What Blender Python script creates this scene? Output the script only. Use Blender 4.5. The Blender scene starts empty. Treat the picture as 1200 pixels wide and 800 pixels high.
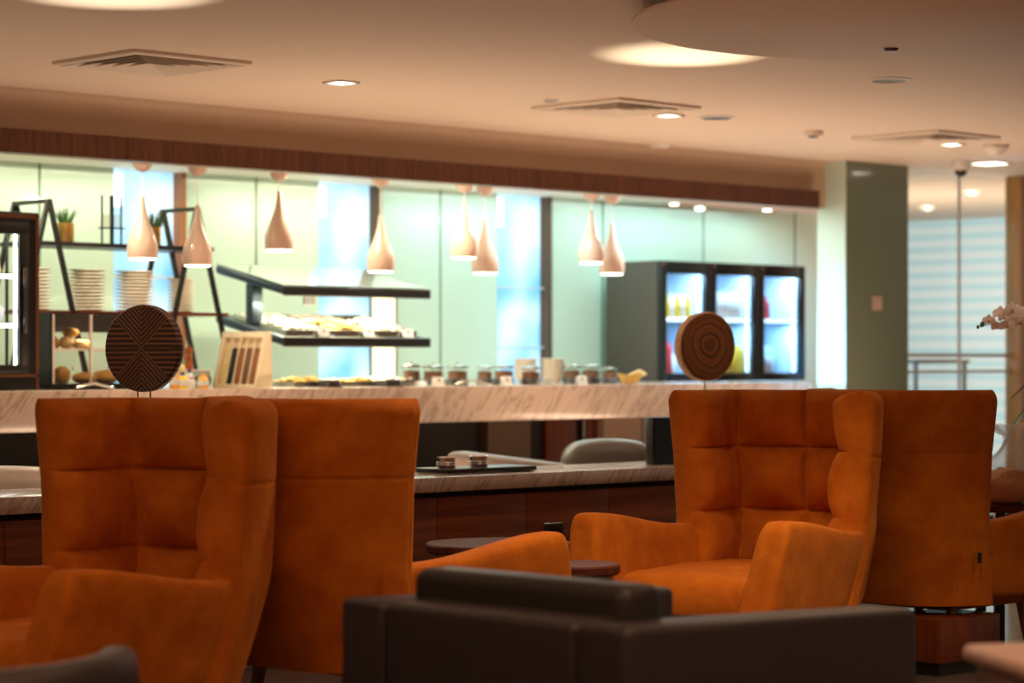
import bpy, bmesh, math, random
from mathutils import Vector, Matrix, noise
random.seed(7)
PI = math.pi
sc = bpy.context.scene
COL = sc.collection
CH = 1.2                      # camera height
US, UC = 0.698, 0.716         # building axes: s runs along the counters, p runs away from them
TH = math.atan2(US, UC)
F = 2830.0

def W(s, p, z=0.0):
    return Vector((s*UC - p*US, s*US + p*UC, z))
def S(px, p):                 # where a sight line to image column px meets the plane p
    t = (px-600)/F
    D = p/(UC - US*t)
    return D*(UC*t + US)
def DEP(px, p):
    return p/(UC - US*(px-600)/F)
def Z(py, D):
    return CH + (420-py)*D/F
def CE(px, py, z=2.5):
    D = (z-CH)*F/(420-py)
    return Vector(((px-600)/F*D, D, z))

# ------------------------------------------------------------------ materials
M = {}
def newmat(name):
    m = bpy.data.materials.new(name); m.use_nodes = True
    M[name] = m
    return m, m.node_tree.nodes, m.node_tree.links, m.node_tree.nodes['Principled BSDF']
def mat(name, c, r=0.5, metal=0.0, emit=None, es=0.0, trans=0.0, alpha=1.0, coat=0.0, var=0.12, scale=14, bump=0.0, sheen=0.0, ior=1.45):
    m, n, l, b = newmat(name)
    b.inputs['Base Color'].default_value = (*c, 1)
    b.inputs['Roughness'].default_value = r
    b.inputs['Metallic'].default_value = metal
    b.inputs['IOR'].default_value = ior
    b.inputs['Transmission Weight'].default_value = trans
    b.inputs['Alpha'].default_value = alpha
    b.inputs['Coat Weight'].default_value = coat
    b.inputs['Sheen Weight'].default_value = sheen
    if emit:
        b.inputs['Emission Color'].default_value = (*emit, 1)
        b.inputs['Emission Strength'].default_value = es
    if var > 0 and trans == 0:
        tc = n.new('ShaderNodeTexCoord'); no = n.new('ShaderNodeTexNoise'); no.inputs['Scale'].default_value = scale
        no.inputs['Detail'].default_value = 5
        l.new(tc.outputs['Object'], no.inputs['Vector'])
        mx = n.new('ShaderNodeMix'); mx.data_type = 'RGBA'
        mx.inputs[6].default_value = (*[x*(1-var) for x in c], 1)
        mx.inputs[7].default_value = (*[min(1, x*(1+var)) for x in c], 1)
        l.new(no.outputs['Fac'], mx.inputs[0]); l.new(mx.outputs[2], b.inputs['Base Color'])
        if bump:
            bp = n.new('ShaderNodeBump'); bp.inputs['Strength'].default_value = bump; bp.inputs['Distance'].default_value = 0.01
            l.new(no.outputs['Fac'], bp.inputs['Height']); l.new(bp.outputs['Normal'], b.inputs['Normal'])
    return m

def wood(name, c1, c2, axis='Z', r=0.4, scale=1.0, coat=0.1):
    m, n, l, b = newmat(name)
    tc = n.new('ShaderNodeTexCoord'); mp = n.new('ShaderNodeMapping')
    sx = {'X': (1.2, 22, 22), 'Y': (22, 1.2, 22), 'Z': (22, 22, 1.2)}[axis]
    mp.inputs['Scale'].default_value = [v*scale for v in sx]
    no = n.new('ShaderNodeTexNoise'); no.inputs['Scale'].default_value = 1.6; no.inputs['Detail'].default_value = 7; no.inputs['Distortion'].default_value = 0.7
    l.new(tc.outputs['Object'], mp.inputs['Vector']); l.new(mp.outputs['Vector'], no.inputs['Vector'])
    cr = n.new('ShaderNodeValToRGB')
    cr.color_ramp.elements[0].position = 0.35; cr.color_ramp.elements[0].color = (*c1, 1)
    cr.color_ramp.elements[1].position = 0.65; cr.color_ramp.elements[1].color = (*c2, 1)
    l.new(no.outputs['Fac'], cr.inputs['Fac']); l.new(cr.outputs['Color'], b.inputs['Base Color'])
    b.inputs['Roughness'].default_value = r; b.inputs['Coat Weight'].default_value = coat
    return m

def marble(name, base, vein):
    m, n, l, b = newmat(name)
    tc = n.new('ShaderNodeTexCoord'); mp = n.new('ShaderNodeMapping')
    mp.inputs['Rotation'].default_value = (0, 0.60, 0.25)
    mp.vector_type = 'TEXTURE'; mp.inputs['Scale'].default_value = (0.13, 0.4, 0.9)
    l.new(tc.outputs['Object'], mp.inputs['Vector'])
    a = n.new('ShaderNodeTexNoise'); a.inputs['Scale'].default_value = 1.5; a.inputs['Detail'].default_value = 9; a.inputs['Distortion'].default_value = 1.1
    a.inputs['Roughness'].default_value = 0.62
    l.new(mp.outputs['Vector'], a.inputs['Vector'])
    cr = n.new('ShaderNodeValToRGB'); e = cr.color_ramp.elements
    e[0].position = 0.36; e[0].color = (*base, 1)
    e[1].position = 0.60; e[1].color = (*[x*0.93 for x in base], 1)
    k = cr.color_ramp.elements.new(0.50); k.color = (*vein, 1)
    k = cr.color_ramp.elements.new(0.455); k.color = (*[x*0.95 for x in base], 1)
    k = cr.color_ramp.elements.new(0.53); k.color = (*[x*0.92 for x in base], 1)
    l.new(a.outputs['Fac'], cr.inputs['Fac']); l.new(cr.outputs['Color'], b.inputs['Base Color'])
    b.inputs['Roughness'].default_value = 0.22; b.inputs['Coat Weight'].default_value = 0.2
    return m

def suede(name, c):
    m, n, l, b = newmat(name)
    tc = n.new('ShaderNodeTexCoord')
    a = n.new('ShaderNodeTexNoise'); a.inputs['Scale'].default_value = 9; a.inputs['Detail'].default_value = 7; a.inputs['Roughness'].default_value = 0.65
    f = n.new('ShaderNodeTexNoise'); f.inputs['Scale'].default_value = 260; f.inputs['Detail'].default_value = 2
    l.new(tc.outputs['Object'], a.inputs['Vector']); l.new(tc.outputs['Object'], f.inputs['Vector'])
    cr = n.new('ShaderNodeValToRGB')
    cr.color_ramp.elements[0].position = 0.3; cr.color_ramp.elements[0].color = (c[0]*.78, c[1]*.66, c[2]*.6, 1)
    cr.color_ramp.elements[1].position = 0.7; cr.color_ramp.elements[1].color = (c[0]*1.12, c[1]*1.16, c[2]*1.2, 1)
    l.new(a.outputs['Fac'], cr.inputs['Fac']); l.new(cr.outputs['Color'], b.inputs['Base Color'])
    b.inputs['Roughness'].default_value = 0.85; b.inputs['Specular IOR Level'].default_value = 0.15
    b.inputs['Sheen Weight'].default_value = 0.35; b.inputs['Sheen Roughness'].default_value = 0.45
    b.inputs['Sheen Tint'].default_value = (1.0, 0.45, 0.15, 1)
    w = n.new('ShaderNodeTexNoise'); w.inputs['Scale'].default_value = 16; w.inputs['Detail'].default_value = 3; w.inputs['Distortion'].default_value = 0.8
    l.new(tc.outputs['Object'], w.inputs['Vector'])
    bp = n.new('ShaderNodeBump'); bp.inputs['Strength'].default_value = 0.22; bp.inputs['Distance'].default_value = 0.012
    b2 = n.new('ShaderNodeBump'); b2.inputs['Strength'].default_value = 0.12; b2.inputs['Distance'].default_value = 0.002
    l.new(w.outputs['Fac'], bp.inputs['Height']); l.new(f.outputs['Fac'], b2.inputs['Height']); l.new(bp.outputs['Normal'], b2.inputs['Normal'])
    l.new(b2.outputs['Normal'], b.inputs['Normal'])
    return m

def math_node(n, l, op, a, b=None, c=None):
    k = n.new('ShaderNodeMath'); k.operation = op
    for i, v in enumerate((a, b, c)):
        if v is None: continue
        if isinstance(v, (int, float)): k.inputs[i].default_value = v
        else: l.new(v, k.inputs[i])
    return k.outputs[0]

def chevron_mat(name):
    m, n, l, b = newmat(name)
    tc = n.new('ShaderNodeTexCoord'); nz = n.new('ShaderNodeTexNoise'); nz.inputs['Scale'].default_value = 9
    l.new(tc.outputs['Object'], nz.inputs['Vector'])
    sp = n.new('ShaderNodeSeparateXYZ'); l.new(tc.outputs['Object'], sp.inputs[0])
    x, z = sp.outputs[0], sp.outputs[2]
    ax = math_node(n, l, 'ABSOLUTE', x); az = math_node(n, l, 'ABSOLUTE', z)
    ax1 = math_node(n, l, 'MULTIPLY', ax, 1.0)
    chev = math_node(n, l, 'SUBTRACT', az, ax1)              # > 0 in the top and bottom quarters
    top = math_node(n, l, 'GREATER_THAN', chev, 0.0)
    lev = math_node(n, l, 'ADD', math_node(n, l, 'MULTIPLY', chev, top), math_node(n, l, 'MULTIPLY', az, math_node(n, l, 'SUBTRACT', 1.0, top)))
    ph = math_node(n, l, 'MULTIPLY', lev, 2*PI/0.0195)
    wob = math_node(n, l, 'MULTIPLY', nz.outputs['Fac'], 1.6)
    st = math_node(n, l, 'COSINE', math_node(n, l, 'ADD', ph, wob))
    dg = math_node(n, l, 'LESS_THAN', math_node(n, l, 'ABSOLUTE', chev), 0.0045)
    v = math_node(n, l, 'MAXIMUM', st, dg)
    cr = n.new('ShaderNodeValToRGB')
    cr.color_ramp.elements[0].position = 0.45; cr.color_ramp.elements[0].color = (0.010, 0.004, 0.003, 1)
    cr.color_ramp.elements[1].position = 0.75; cr.color_ramp.elements[1].color = (0.17, 0.068, 0.024, 1)
    mm = math_node(n, l, 'MULTIPLY_ADD', v, 0.5, 0.5)
    l.new(mm, cr.inputs['Fac']); l.new(cr.outputs['Color'], b.inputs['Base Color'])
    bp = n.new('ShaderNodeBump'); bp.inputs['Strength'].default_value = 0.8; bp.inputs['Distance'].default_value = 0.004
    l.new(mm, bp.inputs['Height']); l.new(bp.outputs['Normal'], b.inputs['Normal'])
    b.inputs['Roughness'].default_value = 0.6
    return m

def ring_mat(name):
    m, n, l, b = newmat(name)
    tc = n.new('ShaderNodeTexCoord'); mp = n.new('ShaderNodeMapping')
    mp.inputs['Location'].default_value = (-0.012, 0, -0.004); mp.inputs['Scale'].default_value = (1.12, 0, 1.0)
    l.new(tc.outputs['Object'], mp.inputs['Vector'])
    nz = n.new('ShaderNodeTexNoise'); nz.inputs['Scale'].default_value = 7; nz.inputs['Detail'].default_value = 3
    l.new(mp.outputs['Vector'], nz.inputs['Vector'])
    ln = n.new('ShaderNodeVectorMath'); ln.operation = 'LENGTH'; l.new(mp.outputs['Vector'], ln.inputs[0])
    r = math_node(n, l, 'ADD', ln.outputs['Value'], math_node(n, l, 'MULTIPLY', nz.outputs['Fac'], 0.060))
    fine = math_node(n, l, 'SINE', math_node(n, l, 'MULTIPLY', r, 2*PI/0.0066))
    big = n.new('ShaderNodeTexNoise'); big.noise_dimensions = '1D'; big.inputs['Scale'].default_value = 62; big.inputs['Detail'].default_value = 3
    l.new(r, big.inputs['W'])
    v = math_node(n, l, 'ADD', math_node(n, l, 'MULTIPLY', fine, 0.20), math_node(n, l, 'MULTIPLY_ADD', big.outputs['Fac'], 1.9, -0.42))
    cr = n.new('ShaderNodeValToRGB')
    cr.color_ramp.elements[0].position = 0.3; cr.color_ramp.elements[0].color = (0.012, 0.004, 0.002, 1)
    cr.color_ramp.elements[1].position = 0.78; cr.color_ramp.elements[1].color = (0.30, 0.10, 0.026, 1)
    l.new(v, cr.inputs['Fac']); l.new(cr.outputs['Color'], b.inputs['Base Color'])
    b.inputs['Roughness'].default_value = 0.5
    return m

def glass(name, c=(1, 1, 1), alpha=0.12, r=0.03):
    # thin architectural glass: mostly clear, with a real glossy reflection
    m, n, l, b = newmat(name)
    out = [k for k in n if k.type == 'OUTPUT_MATERIAL'][0]
    tr = n.new('ShaderNodeBsdfTransparent'); tr.inputs[0].default_value = (*c, 1)
    gl = n.new('ShaderNodeBsdfGlossy'); gl.inputs['Roughness'].default_value = r
    fr = n.new('ShaderNodeLayerWeight'); fr.inputs[0].default_value = 0.5
    mx = n.new('ShaderNodeMixShader')
    l.new(math_node(n, l, 'MULTIPLY_ADD', math_node(n, l, 'POWER', fr.outputs[1], 5.0), 0.5, alpha*0.3), mx.inputs[0]); l.new(tr.outputs[0], mx.inputs[1]); l.new(gl.outputs[0], mx.inputs[2])
    l.new(mx.outputs[0], out.inputs['Surface'])
    return m

def daylight_mat(name, ca, cb, strength, scale):
    m, n, l, b = newmat(name)
    tc = n.new('ShaderNodeTexCoord'); nz = n.new('ShaderNodeTexNoise'); nz.inputs['Scale'].default_value = scale; nz.inputs['Detail'].default_value = 1.5
    l.new(tc.outputs['Object'], nz.inputs['Vector'])
    cr = n.new('ShaderNodeValToRGB')
    cr.color_ramp.elements[0].position = 0.35; cr.color_ramp.elements[0].color = (*ca, 1)
    cr.color_ramp.elements[1].position = 0.6; cr.color_ramp.elements[1].color = (*cb, 1)
    l.new(nz.outputs['Fac'], cr.inputs['Fac']); l.new(cr.outputs['Color'], b.inputs['Emission Color'])
    b.inputs['Emission Strength'].default_value = strength
    b.inputs['Base Color'].default_value = (0.2, 0.3, 0.35, 1); b.inputs['Roughness'].default_value = 0.3
    return m

suede('orange_suede', (0.52, 0.145, 0.010))
marble('marble', (0.62, 0.50, 0.42), (0.36, 0.27, 0.215))
wood('beam_wood', (0.052, 0.015, 0.005), (0.15, 0.045, 0.014), 'Z', 0.45, 1.6)
wood('panel_wood', (0.13, 0.028, 0.010), (0.25, 0.062, 0.020), 'X', 0.4, 0.9)
wood('leg_wood', (0.16, 0.055, 0.02), (0.27, 0.10, 0.035), 'Z', 0.4)
wood('plinth_wood', (0.09, 0.018, 0.006), (0.16, 0.034, 0.010), 'Z', 0.35)
wood('table_wood', (0.075, 0.020, 0.012), (0.12, 0.032, 0.018), 'X', 0.6, 0.7, 0.0); M['table_wood'].node_tree.nodes['Principled BSDF'].inputs['Specular IOR Level'].default_value = 0.12
wood('jamb_wood', (0.50, 0.20, 0.035), (0.62, 0.27, 0.06), 'Z', 0.4)
wood('window_wood', (0.30, 0.09, 0.02), (0.42, 0.14, 0.03), 'Z', 0.4)
wood('mill_wood', (0.35, 0.08, 0.02), (0.50, 0.14, 0.04), 'Z', 0.25)
wood('cream_wood', (0.85, 0.72, 0.48), (0.92, 0.80, 0.58), 'Z', 0.5)
chevron_mat('carved_wood'); ring_mat('ring_wood')
mat('bark', (0.42, 0.23, 0.11), 0.85, scale=30, bump=0.6, var=0.5)
mat('ceiling_paint', (0.80, 0.66, 0.54), 0.7, var=0.02, scale=3)
mat('bulkhead_paint', (0.50, 0.36, 0.26), 0.75, var=0.02, scale=3)
mat('kitchen_ceiling', (0.86, 0.84, 0.78), 0.6, var=0.02)
mat('mint_glass', (0.58, 0.76, 0.65), 0.22, var=0.03, scale=2, coat=0.5)
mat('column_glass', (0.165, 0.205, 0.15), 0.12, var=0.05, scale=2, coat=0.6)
mat('column_lit_glass', (0.58, 0.74, 0.66), 0.5, var=0.05, scale=2)  # paler than the front face, carrying the light that washes this side
mat('seam', (0.16, 0.22, 0.16), 0.5, var=0)
mat('black_metal', (0.012, 0.011, 0.011), 0.35, var=0.1)
mat('steel', (0.62, 0.60, 0.58), 0.22, 1.0, var=0.06)
mat('dark_steel', (0.16, 0.15, 0.15), 0.28, 0.9, var=0.08)
mat('blue_steel', (0.045, 0.06, 0.08), 0.3, 0.8, var=0.08)
mat('copper_tone', (0.35, 0.16, 0.09), 0.25, 0.8, var=0.1)
mat('gold', (0.80, 0.50, 0.16), 0.28, 1.0, var=0.08)
mat('fridge_side', (0.085, 0.072, 0.055), 0.6, 0.0, var=0.05)
mat('black_leather', (0.020, 0.017, 0.017), 0.42, var=0.25, scale=90, bump=0.15)
mat('dark_leather', (0.030, 0.0235, 0.028), 0.42, var=0.2, scale=80, bump=0.2)
mat('pewter_leather', (0.15, 0.14, 0.125), 0.35, var=0.12, scale=60, bump=0.1)
mat('taupe_leather', (0.22, 0.16, 0.13), 0.45, var=0.1, scale=60, bump=0.1)
mat('cream_leather', (0.72, 0.62, 0.52), 0.4, var=0.06, scale=50)
mat('rose_leather', (0.50, 0.36, 0.31), 0.5, var=0.08, scale=40)
mat('rose_dark', (0.23, 0.13, 0.12), 0.6, var=0.08)
mat('floor_tile', (0.10, 0.072, 0.06), 0.14, var=0.25, scale=5)
mat('far_floor', (0.25, 0.22, 0.20), 0.25, var=0.1)
mat('lamp_white', (0.62, 0.43, 0.34), 0.28, var=0.02, coat=0.3)
mat('white_ceramic', (0.88, 0.78, 0.64), 0.3, var=0.03)
mat('white_plastic', (0.80, 0.74, 0.68), 0.45, var=0.03)
mat('vent_paint', (0.78, 0.68, 0.58), 0.55, var=0.04)
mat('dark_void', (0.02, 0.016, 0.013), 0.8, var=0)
mat('bulb', (1, 1, 1), 0.5, emit=(0.95, 1.0, 0.80), es=9, var=0)
mat('downlight', (1, 1, 1), 0.5, emit=(1.0, 0.95, 0.80), es=7, var=0)
mat('led_strip', (1, 1, 1), 0.5, emit=(0.90, 0.93, 1.0), es=5, var=0)
mat('led_cool', (1, 1, 1), 0.5, emit=(0.45, 0.75, 1.0), es=2.0, var=0)
mat('heat_strip', (1, 1, 1), 0.5, emit=(1.0, 0.93, 0.62), es=8, var=0)
mat('cream_glow', (0.9, 0.85, 0.6), 0.6, emit=(1.0, 0.93, 0.62), es=0.9, var=0)  # self-lit cream, standing in for warm light mirrored in the glass wall
mat('fridge_inner', (0.62, 0.76, 0.88), 0.4, var=0.03)
mat('bread', (0.90, 0.50, 0.14), 0.7, var=0.35, scale=22, bump=0.3)
mat('bread_light', (0.90, 0.66, 0.34), 0.75, var=0.2, scale=22, bump=0.3)
mat('fritter', (0.82, 0.46, 0.08), 0.6, var=0.45, scale=60, bump=0.5)
mat('salad', (0.86, 0.74, 0.58), 0.6, var=0.35, scale=50, bump=0.4)
mat('green_leaf', (0.055, 0.13, 0.035), 0.45, var=0.35, scale=20)
mat('orchid_leaf', (0.020, 0.050, 0.022), 0.35, var=0.2)
mat('petal', (0.92, 0.78, 0.73), 0.55, var=0.06, scale=20)
mat('petal_core', (0.65, 0.36, 0.08), 0.6, var=0.2)
mat('soil', (0.05, 0.03, 0.02), 0.9, var=0.3)
mat('yellow_pack', (0.95, 0.66, 0.05), 0.45, var=0.1)
mat('orange_sauce', (0.90, 0.42, 0.06), 0.35, var=0.1)
mat('red_pack', (0.75, 0.08, 0.10), 0.45, var=0.1)
mat('blue_pack', (0.04, 0.09, 0.25), 0.45, var=0.1)
mat('green_pack', (0.08, 0.42, 0.16), 0.45, var=0.1)
mat('white_pack', (0.85, 0.86, 0.88), 0.45, var=0.04)
mat('navy_pack', (0.05, 0.07, 0.13), 0.4, var=0.1)
mat('milky', (0.82, 0.88, 0.92), 0.35, var=0.05)
mat('smoke_glass', (0.30, 0.36, 0.34), 0.08, coat=0.5, var=0.02)
mat('dark_grain', (0.03, 0.035, 0.03), 0.7, var=0.3)
mat('brown_grain', (0.34, 0.13, 0.055), 0.7, var=0.4, scale=60)
mat('umber_grain', (0.20, 0.10, 0.06), 0.7, var=0.4, scale=60)
mat('yellow_grain', (0.88, 0.66, 0.28), 0.6, var=0.3, scale=40)
mat('beige_panel', (0.42, 0.28, 0.19), 0.6, var=0.05)
mat('olive_panel', (0.11, 0.065, 0.035), 0.6, var=0.08)
mat('far_wall', (0.42, 0.34, 0.28), 0.7, var=0.03)
mat('far_table', (0.34, 0.36, 0.37), 0.5, var=0.05)
mat('tan_knit', (0.62, 0.36, 0.22), 0.9, var=0.4, scale=120, bump=0.6)
mat('grey_knit', (0.16, 0.13, 0.12), 0.9, var=0.6, scale=70, bump=0.6)
mat('stone_dark', (0.035, 0.035, 0.045), 0.6, var=0.2)
mat('clear_film', (0.95, 0.92, 0.93), 0.15, alpha=0.38, var=0.0)
glass('clear_glass'); glass('partition_glass', (0.93, 0.97, 0.96), 0.12)
glass('acrylic', (0.97, 0.95, 0.93), 0.2)
daylight_mat('window_day', (0.08, 0.46, 0.80), (0.72, 0.94, 1.0), 1.15, 2.2)
# zebra blind: opaque and sheer bands of cloth, lit from behind by day
m, n, l, b = newmat('zebra_blind')
tc = n.new('ShaderNodeTexCoord'); sp = n.new('ShaderNodeSeparateXYZ'); l.new(tc.outputs['Object'], sp.inputs[0])
v = math_node(n, l, 'SINE', math_node(n, l, 'MULTIPLY', sp.outputs[2], 2*PI/0.118))
cr = n.new('ShaderNodeValToRGB'); cr.color_ramp.elements[0].position = 0.2; cr.color_ramp.elements[0].color = (0.46, 0.66, 0.72, 1)
cr.color_ramp.elements[1].position = 0.8; cr.color_ramp.elements[1].color = (0.66, 0.75, 0.78, 1)
l.new(math_node(n, l, 'MULTIPLY_ADD', v, 0.5, 0.5), cr.inputs['Fac']); l.new(cr.outputs['Color'], b.inputs['Emission Color'])
l.new(cr.outputs['Color'], b.inputs['Base Color']); b.inputs['Emission Strength'].default_value = 0.62

# ------------------------------------------------------------------ mesh helpers
def BM(): return bmesh.new()
def bx(bm, x0, x1, y0, y1, z0, z1, bev=0.0, seg=2):
    r = bmesh.ops.create_cube(bm, size=1.0)
    vs = r['verts']
    for v in vs:
        v.co = Vector(((x0+x1)/2 + v.co.x*(x1-x0), (y0+y1)/2 + v.co.y*(y1-y0), (z0+z1)/2 + v.co.z*(z1-z0)))
    if bev > 0:
        es = list({e for v in vs for e in v.link_edges})
        bmesh.ops.bevel(bm, geom=es, offset=bev, segments=seg, profile=0.5, affect='EDGES', clamp_overlap=True)
    return bm
def lathe(bm, prof, cx=0, cy=0, cz=0, seg=32, cap=True):
    rings = []
    for r, z in prof:
        if r < 1e-5:
            rings.append([bm.verts.new((cx, cy, cz+z))])
        else:
            rings.append([bm.verts.new((cx+r*math.cos(2*PI*k/seg), cy+r*math.sin(2*PI*k/seg), cz+z)) for k in range(seg)])
    for a, b_ in zip(rings, rings[1:]):
        if len(a) == 1 and len(b_) == 1: continue
        for k in range(seg):
            k2 = (k+1) % seg
            if len(a) == 1: bm.faces.new((a[0], b_[k], b_[k2]))
            elif len(b_) == 1: bm.faces.new((a[k], b_[0], a[k2]))
            else: bm.faces.new((a[k], b_[k], b_[k2], a[k2]))
    if cap:
        for rg in (rings[0], rings[-1]):
            if len(rg) > 2: bm.faces.new(rg)
    return bm
def tube(bm, pts, r, seg=8, r2=None):
    pts = [Vector(p) for p in pts]; rings = []
    for i, p in enumerate(pts):
        d = (pts[min(i+1, len(pts)-1)] - pts[max(i-1, 0)]).normalized()
        up = Vector((0, 0, 1)) if abs(d.z) < 0.95 else Vector((1, 0, 0))
        a = d.cross(up).normalized(); b_ = d.cross(a)
        rr = r if r2 is None else r + (r2-r)*i/(len(pts)-1)
        rings.append([bm.verts.new(p + (a*math.cos(2*PI*k/seg) + b_*math.sin(2*PI*k/seg))*rr) for k in range(seg)])
    for a, b_ in zip(rings, rings[1:]):
        for k in range(seg): bm.faces.new((a[k], a[(k+1) % seg], b_[(k+1) % seg], b_[k]))
    bm.faces.new(rings[0]); bm.faces.new(rings[-1])
    return bm
def bar(bm, a, b_, w, d):     # square bar between two points
    a, b_ = Vector(a), Vector(b_); ax = (b_-a).normalized()
    up = Vector((0, 1, 0)) if abs(ax.y) < 0.9 else Vector((0, 0, 1))
    s = ax.cross(up).normalized()*w/2; t = ax.cross(s).normalized()*d/2
    q = [bm.verts.new(p+i*s+j*t) for p in (a, b_) for i, j in ((-1, -1), (1, -1), (1, 1), (-1, 1))]
    for f in ((0, 1, 2, 3), (7, 6, 5, 4), (0, 4, 5, 1), (1, 5, 6, 2), (2, 6, 7, 3), (3, 7, 4, 0)): bm.faces.new([q[i] for i in f])
    return bm
def blob(bm, c, r, n1=0.0, sub=2, seed=0, rot=0):
    g = bmesh.ops.create_icosphere(bm, subdivisions=sub, radius=1.0)
    for v in g['verts']:
        k = 1 + n1*noise.noise(v.co*1.7 + Vector((seed*3.1, seed, 0)))
        p = Vector((v.co.x*r[0]*k, v.co.y*r[1]*k, v.co.z*r[2]*k))
        if rot: p = Matrix.Rotation(rot, 3, 'Z') @ p
        v.co = p + Vector(c)
    return bm
def prism(bm, pts, y0, y1):   # polygon in x-z extruded along y
    a = [bm.verts.new((x, y0, z)) for x, z in pts]; b_ = [bm.verts.new((x, y1, z)) for x, z in pts]
    bm.faces.new(a); bm.faces.new(b_[::-1]); k = len(pts)
    for i in range(k): bm.faces.new((a[i], b_[i], b_[(i+1) % k], a[(i+1) % k]))
    return bm
def grid(bm, fn, nu, nv, closed_u=False):
    g = [[bm.verts.new(fn(i/(nu if closed_u else nu-1), j/(nv-1))) for j in range(nv)] for i in range(nu)]
    for i in range(nu if closed_u else nu-1):
        for j in range(nv-1):
            i2 = (i+1) % nu
            bm.faces.new((g[i][j], g[i2][j], g[i2][j+1], g[i][j+1]))
    return g
def obj(name, bm, material, parent=None, loc=(0, 0, 0), rz=0.0, smooth=True, angle=40):
    bmesh.ops.recalc_face_normals(bm, faces=bm.faces[:])
    me = bpy.data.meshes.new(name)
    if smooth:
        for f in bm.faces: f.smooth = True
        ca = math.radians(angle)
        for e in bm.edges:
            if len(e.link_faces) == 2 and e.calc_face_angle(0) > ca: e.smooth = False
    bm.to_mesh(me); bm.free()
    o = bpy.data.objects.new(name, me); COL.objects.link(o)
    me.materials.append(M[material] if isinstance(material, str) else material)
    o.location = loc; o.rotation_euler = (0, 0, rz)
    if parent: o.parent = parent
    return o
def tag(o, label=None, cat=None, group=None, kind=None):
    for k, v in (('label', label), ('category', cat), ('group', group), ('kind', kind)):
        if v: o[k] = v
    return o
def thing(name, label, cat, loc=(0, 0, 0), rz=0.0, group=None):
    o = bpy.data.objects.new(name, None); COL.objects.link(o)
    o.location = loc; o.rotation_euler = (0, 0, rz); o.empty_display_size = 0.1
    return tag(o, label, cat, group)
def dup(root, loc, rz=None, label=None, group=None):
    r = root.copy(); COL.objects.link(r); r.location = loc
    if rz is not None: r.rotation_euler = (0, 0, rz)
    if label: r['label'] = label
    if group: r['group'] = group
    for ch in list(root.children):
        c = ch.copy(); COL.objects.link(c); c.parent = r
        for g in list(ch.children):
            d = g.copy(); COL.objects.link(d); d.parent = c
    return r
def struct(name, bm, material, smooth=False, parent=None, loc=(0, 0, 0), rz=TH):
    o = obj(name, bm, material, parent, loc, rz if parent is None else 0, smooth)
    if parent is None: o['kind'] = 'structure'
    return o

# ------------------------------------------------------------------ setting (in s, p coordinates)
HZ, KZ, PB, PW = 2.5, 2.3, 10.0, 11.6
fl = BM(); bx(fl, -6, 19, -4, 15.6, -0.06, 0); struct('floor', fl, 'floor_tile')
ce = BM(); bx(ce, -6, 19, -4, PB+0.0, HZ, HZ+0.08); bx(ce, 12.75, 19, PB, 15.6, HZ, HZ+0.08); struct('ceiling', ce, 'ceiling_paint')
kc = BM(); bx(kc, -2, 12.75, PB+0.52, PW+0.06, KZ, KZ+0.06); bx(kc, -2, 12.75, PB+0.08, PB+0.52, 2.228, KZ+0.06); struct('ceiling_kitchen', kc, 'kitchen_ceiling')
# bulkhead over the buffet, its top swept into the ceiling
bk = BM()
prof = [(PB+0.08, 2.19), (PB, 2.19), (PB, 2.44)] + [(PB-0.06*(1-math.cos(a*PI/12)), 2.44+0.06*math.sin(a*PI/12)) for a in range(1, 7)] + [(PB+0.08, 2.5)]
a = [bk.verts.new((-3, p, z)) for p, z in prof]; b_ = [bk.verts.new((12.64, p, z)) for p, z in prof]
bk.faces.new(a); bk.faces.new(b_[::-1])
for i in range(len(prof)): bk.faces.new((a[i], b_[i], b_[(i+1) % len(prof)], a[(i+1) % len(prof)]))
struct('wall_bulkhead', bk, 'bulkhead_paint', smooth=True)
bmw = BM(); bx(bmw, -3, 12.50, PB-0.07, PB-0.002, 2.185, 2.30, 0.003); struct('trim_1', bmw, 'beam_wood')
# back wall of coated glass panels with narrow windows between them
wins = [(8.095, 8.58), (9.63, 10.117), (11.172, 11.657)]
edges = [-2.0] + [e for w in wins for e in w] + [15.2]
wb = BM()
for i in range(0, len(edges), 2): bx(wb, edges[i], edges[i+1], PW, PW+0.08, 0, KZ)
for w in wins: bx(wb, w[0], w[1], PW, PW+0.08, 0, 0.95)
struct('wall_back', wb, 'mint_glass')
sm = BM()
for s in (7.59, 9.135, 10.655, 12.19, 13.25, 14.3): bx(sm, s-0.006, s+0.006, PW-0.004, PW+0.001, 1.0, KZ)
struct('trim_2', sm, 'seam')
for i, w in enumerate(wins):
    root = tag(bpy.data.objects.new('window_%d' % (i+1), None), kind='structure'); COL.objects.link(root)
    root.location = W(w[0], PW, 0.95); root.rotation_euler.z = TH
    wd = w[1]-w[0]
    q = BM(); bx(q, 0, wd, 0.07, 0.08, 0, KZ-0.95); obj('pane', q, 'window_day', root, smooth=False)
    q = BM(); bx(q, wd-0.012, wd+0.022, -0.012, 0.07, 0, KZ-0.95); obj('jamb', q, 'window_wood' if i == 0 else 'olive_panel', root, smooth=False)
    q = BM(); bx(q, 0, wd-0.012, 0.035, 0.055, 0.72, 0.735); bx(q, 0, wd-0.012, 0.035, 0.055, 0.32, 0.332); obj('glazing_bar', q, 'fridge_inner', root, smooth=False)
    q = BM(); bx(q, 0.0, 0.09, 0.03, 0.06, 1.13, 1.33, 0.01); obj('lamp_panel', q, 'led_cool', root, smooth=False)
q = BM(); bx(q, S(438, PW-0.02), S(462, PW-0.02), PW-0.03, PW-0.005, 1.0, 1.62); struct('glow_strip', q, 'cream_glow')  # glowing strip in place of the food light reflected on the wall
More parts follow.
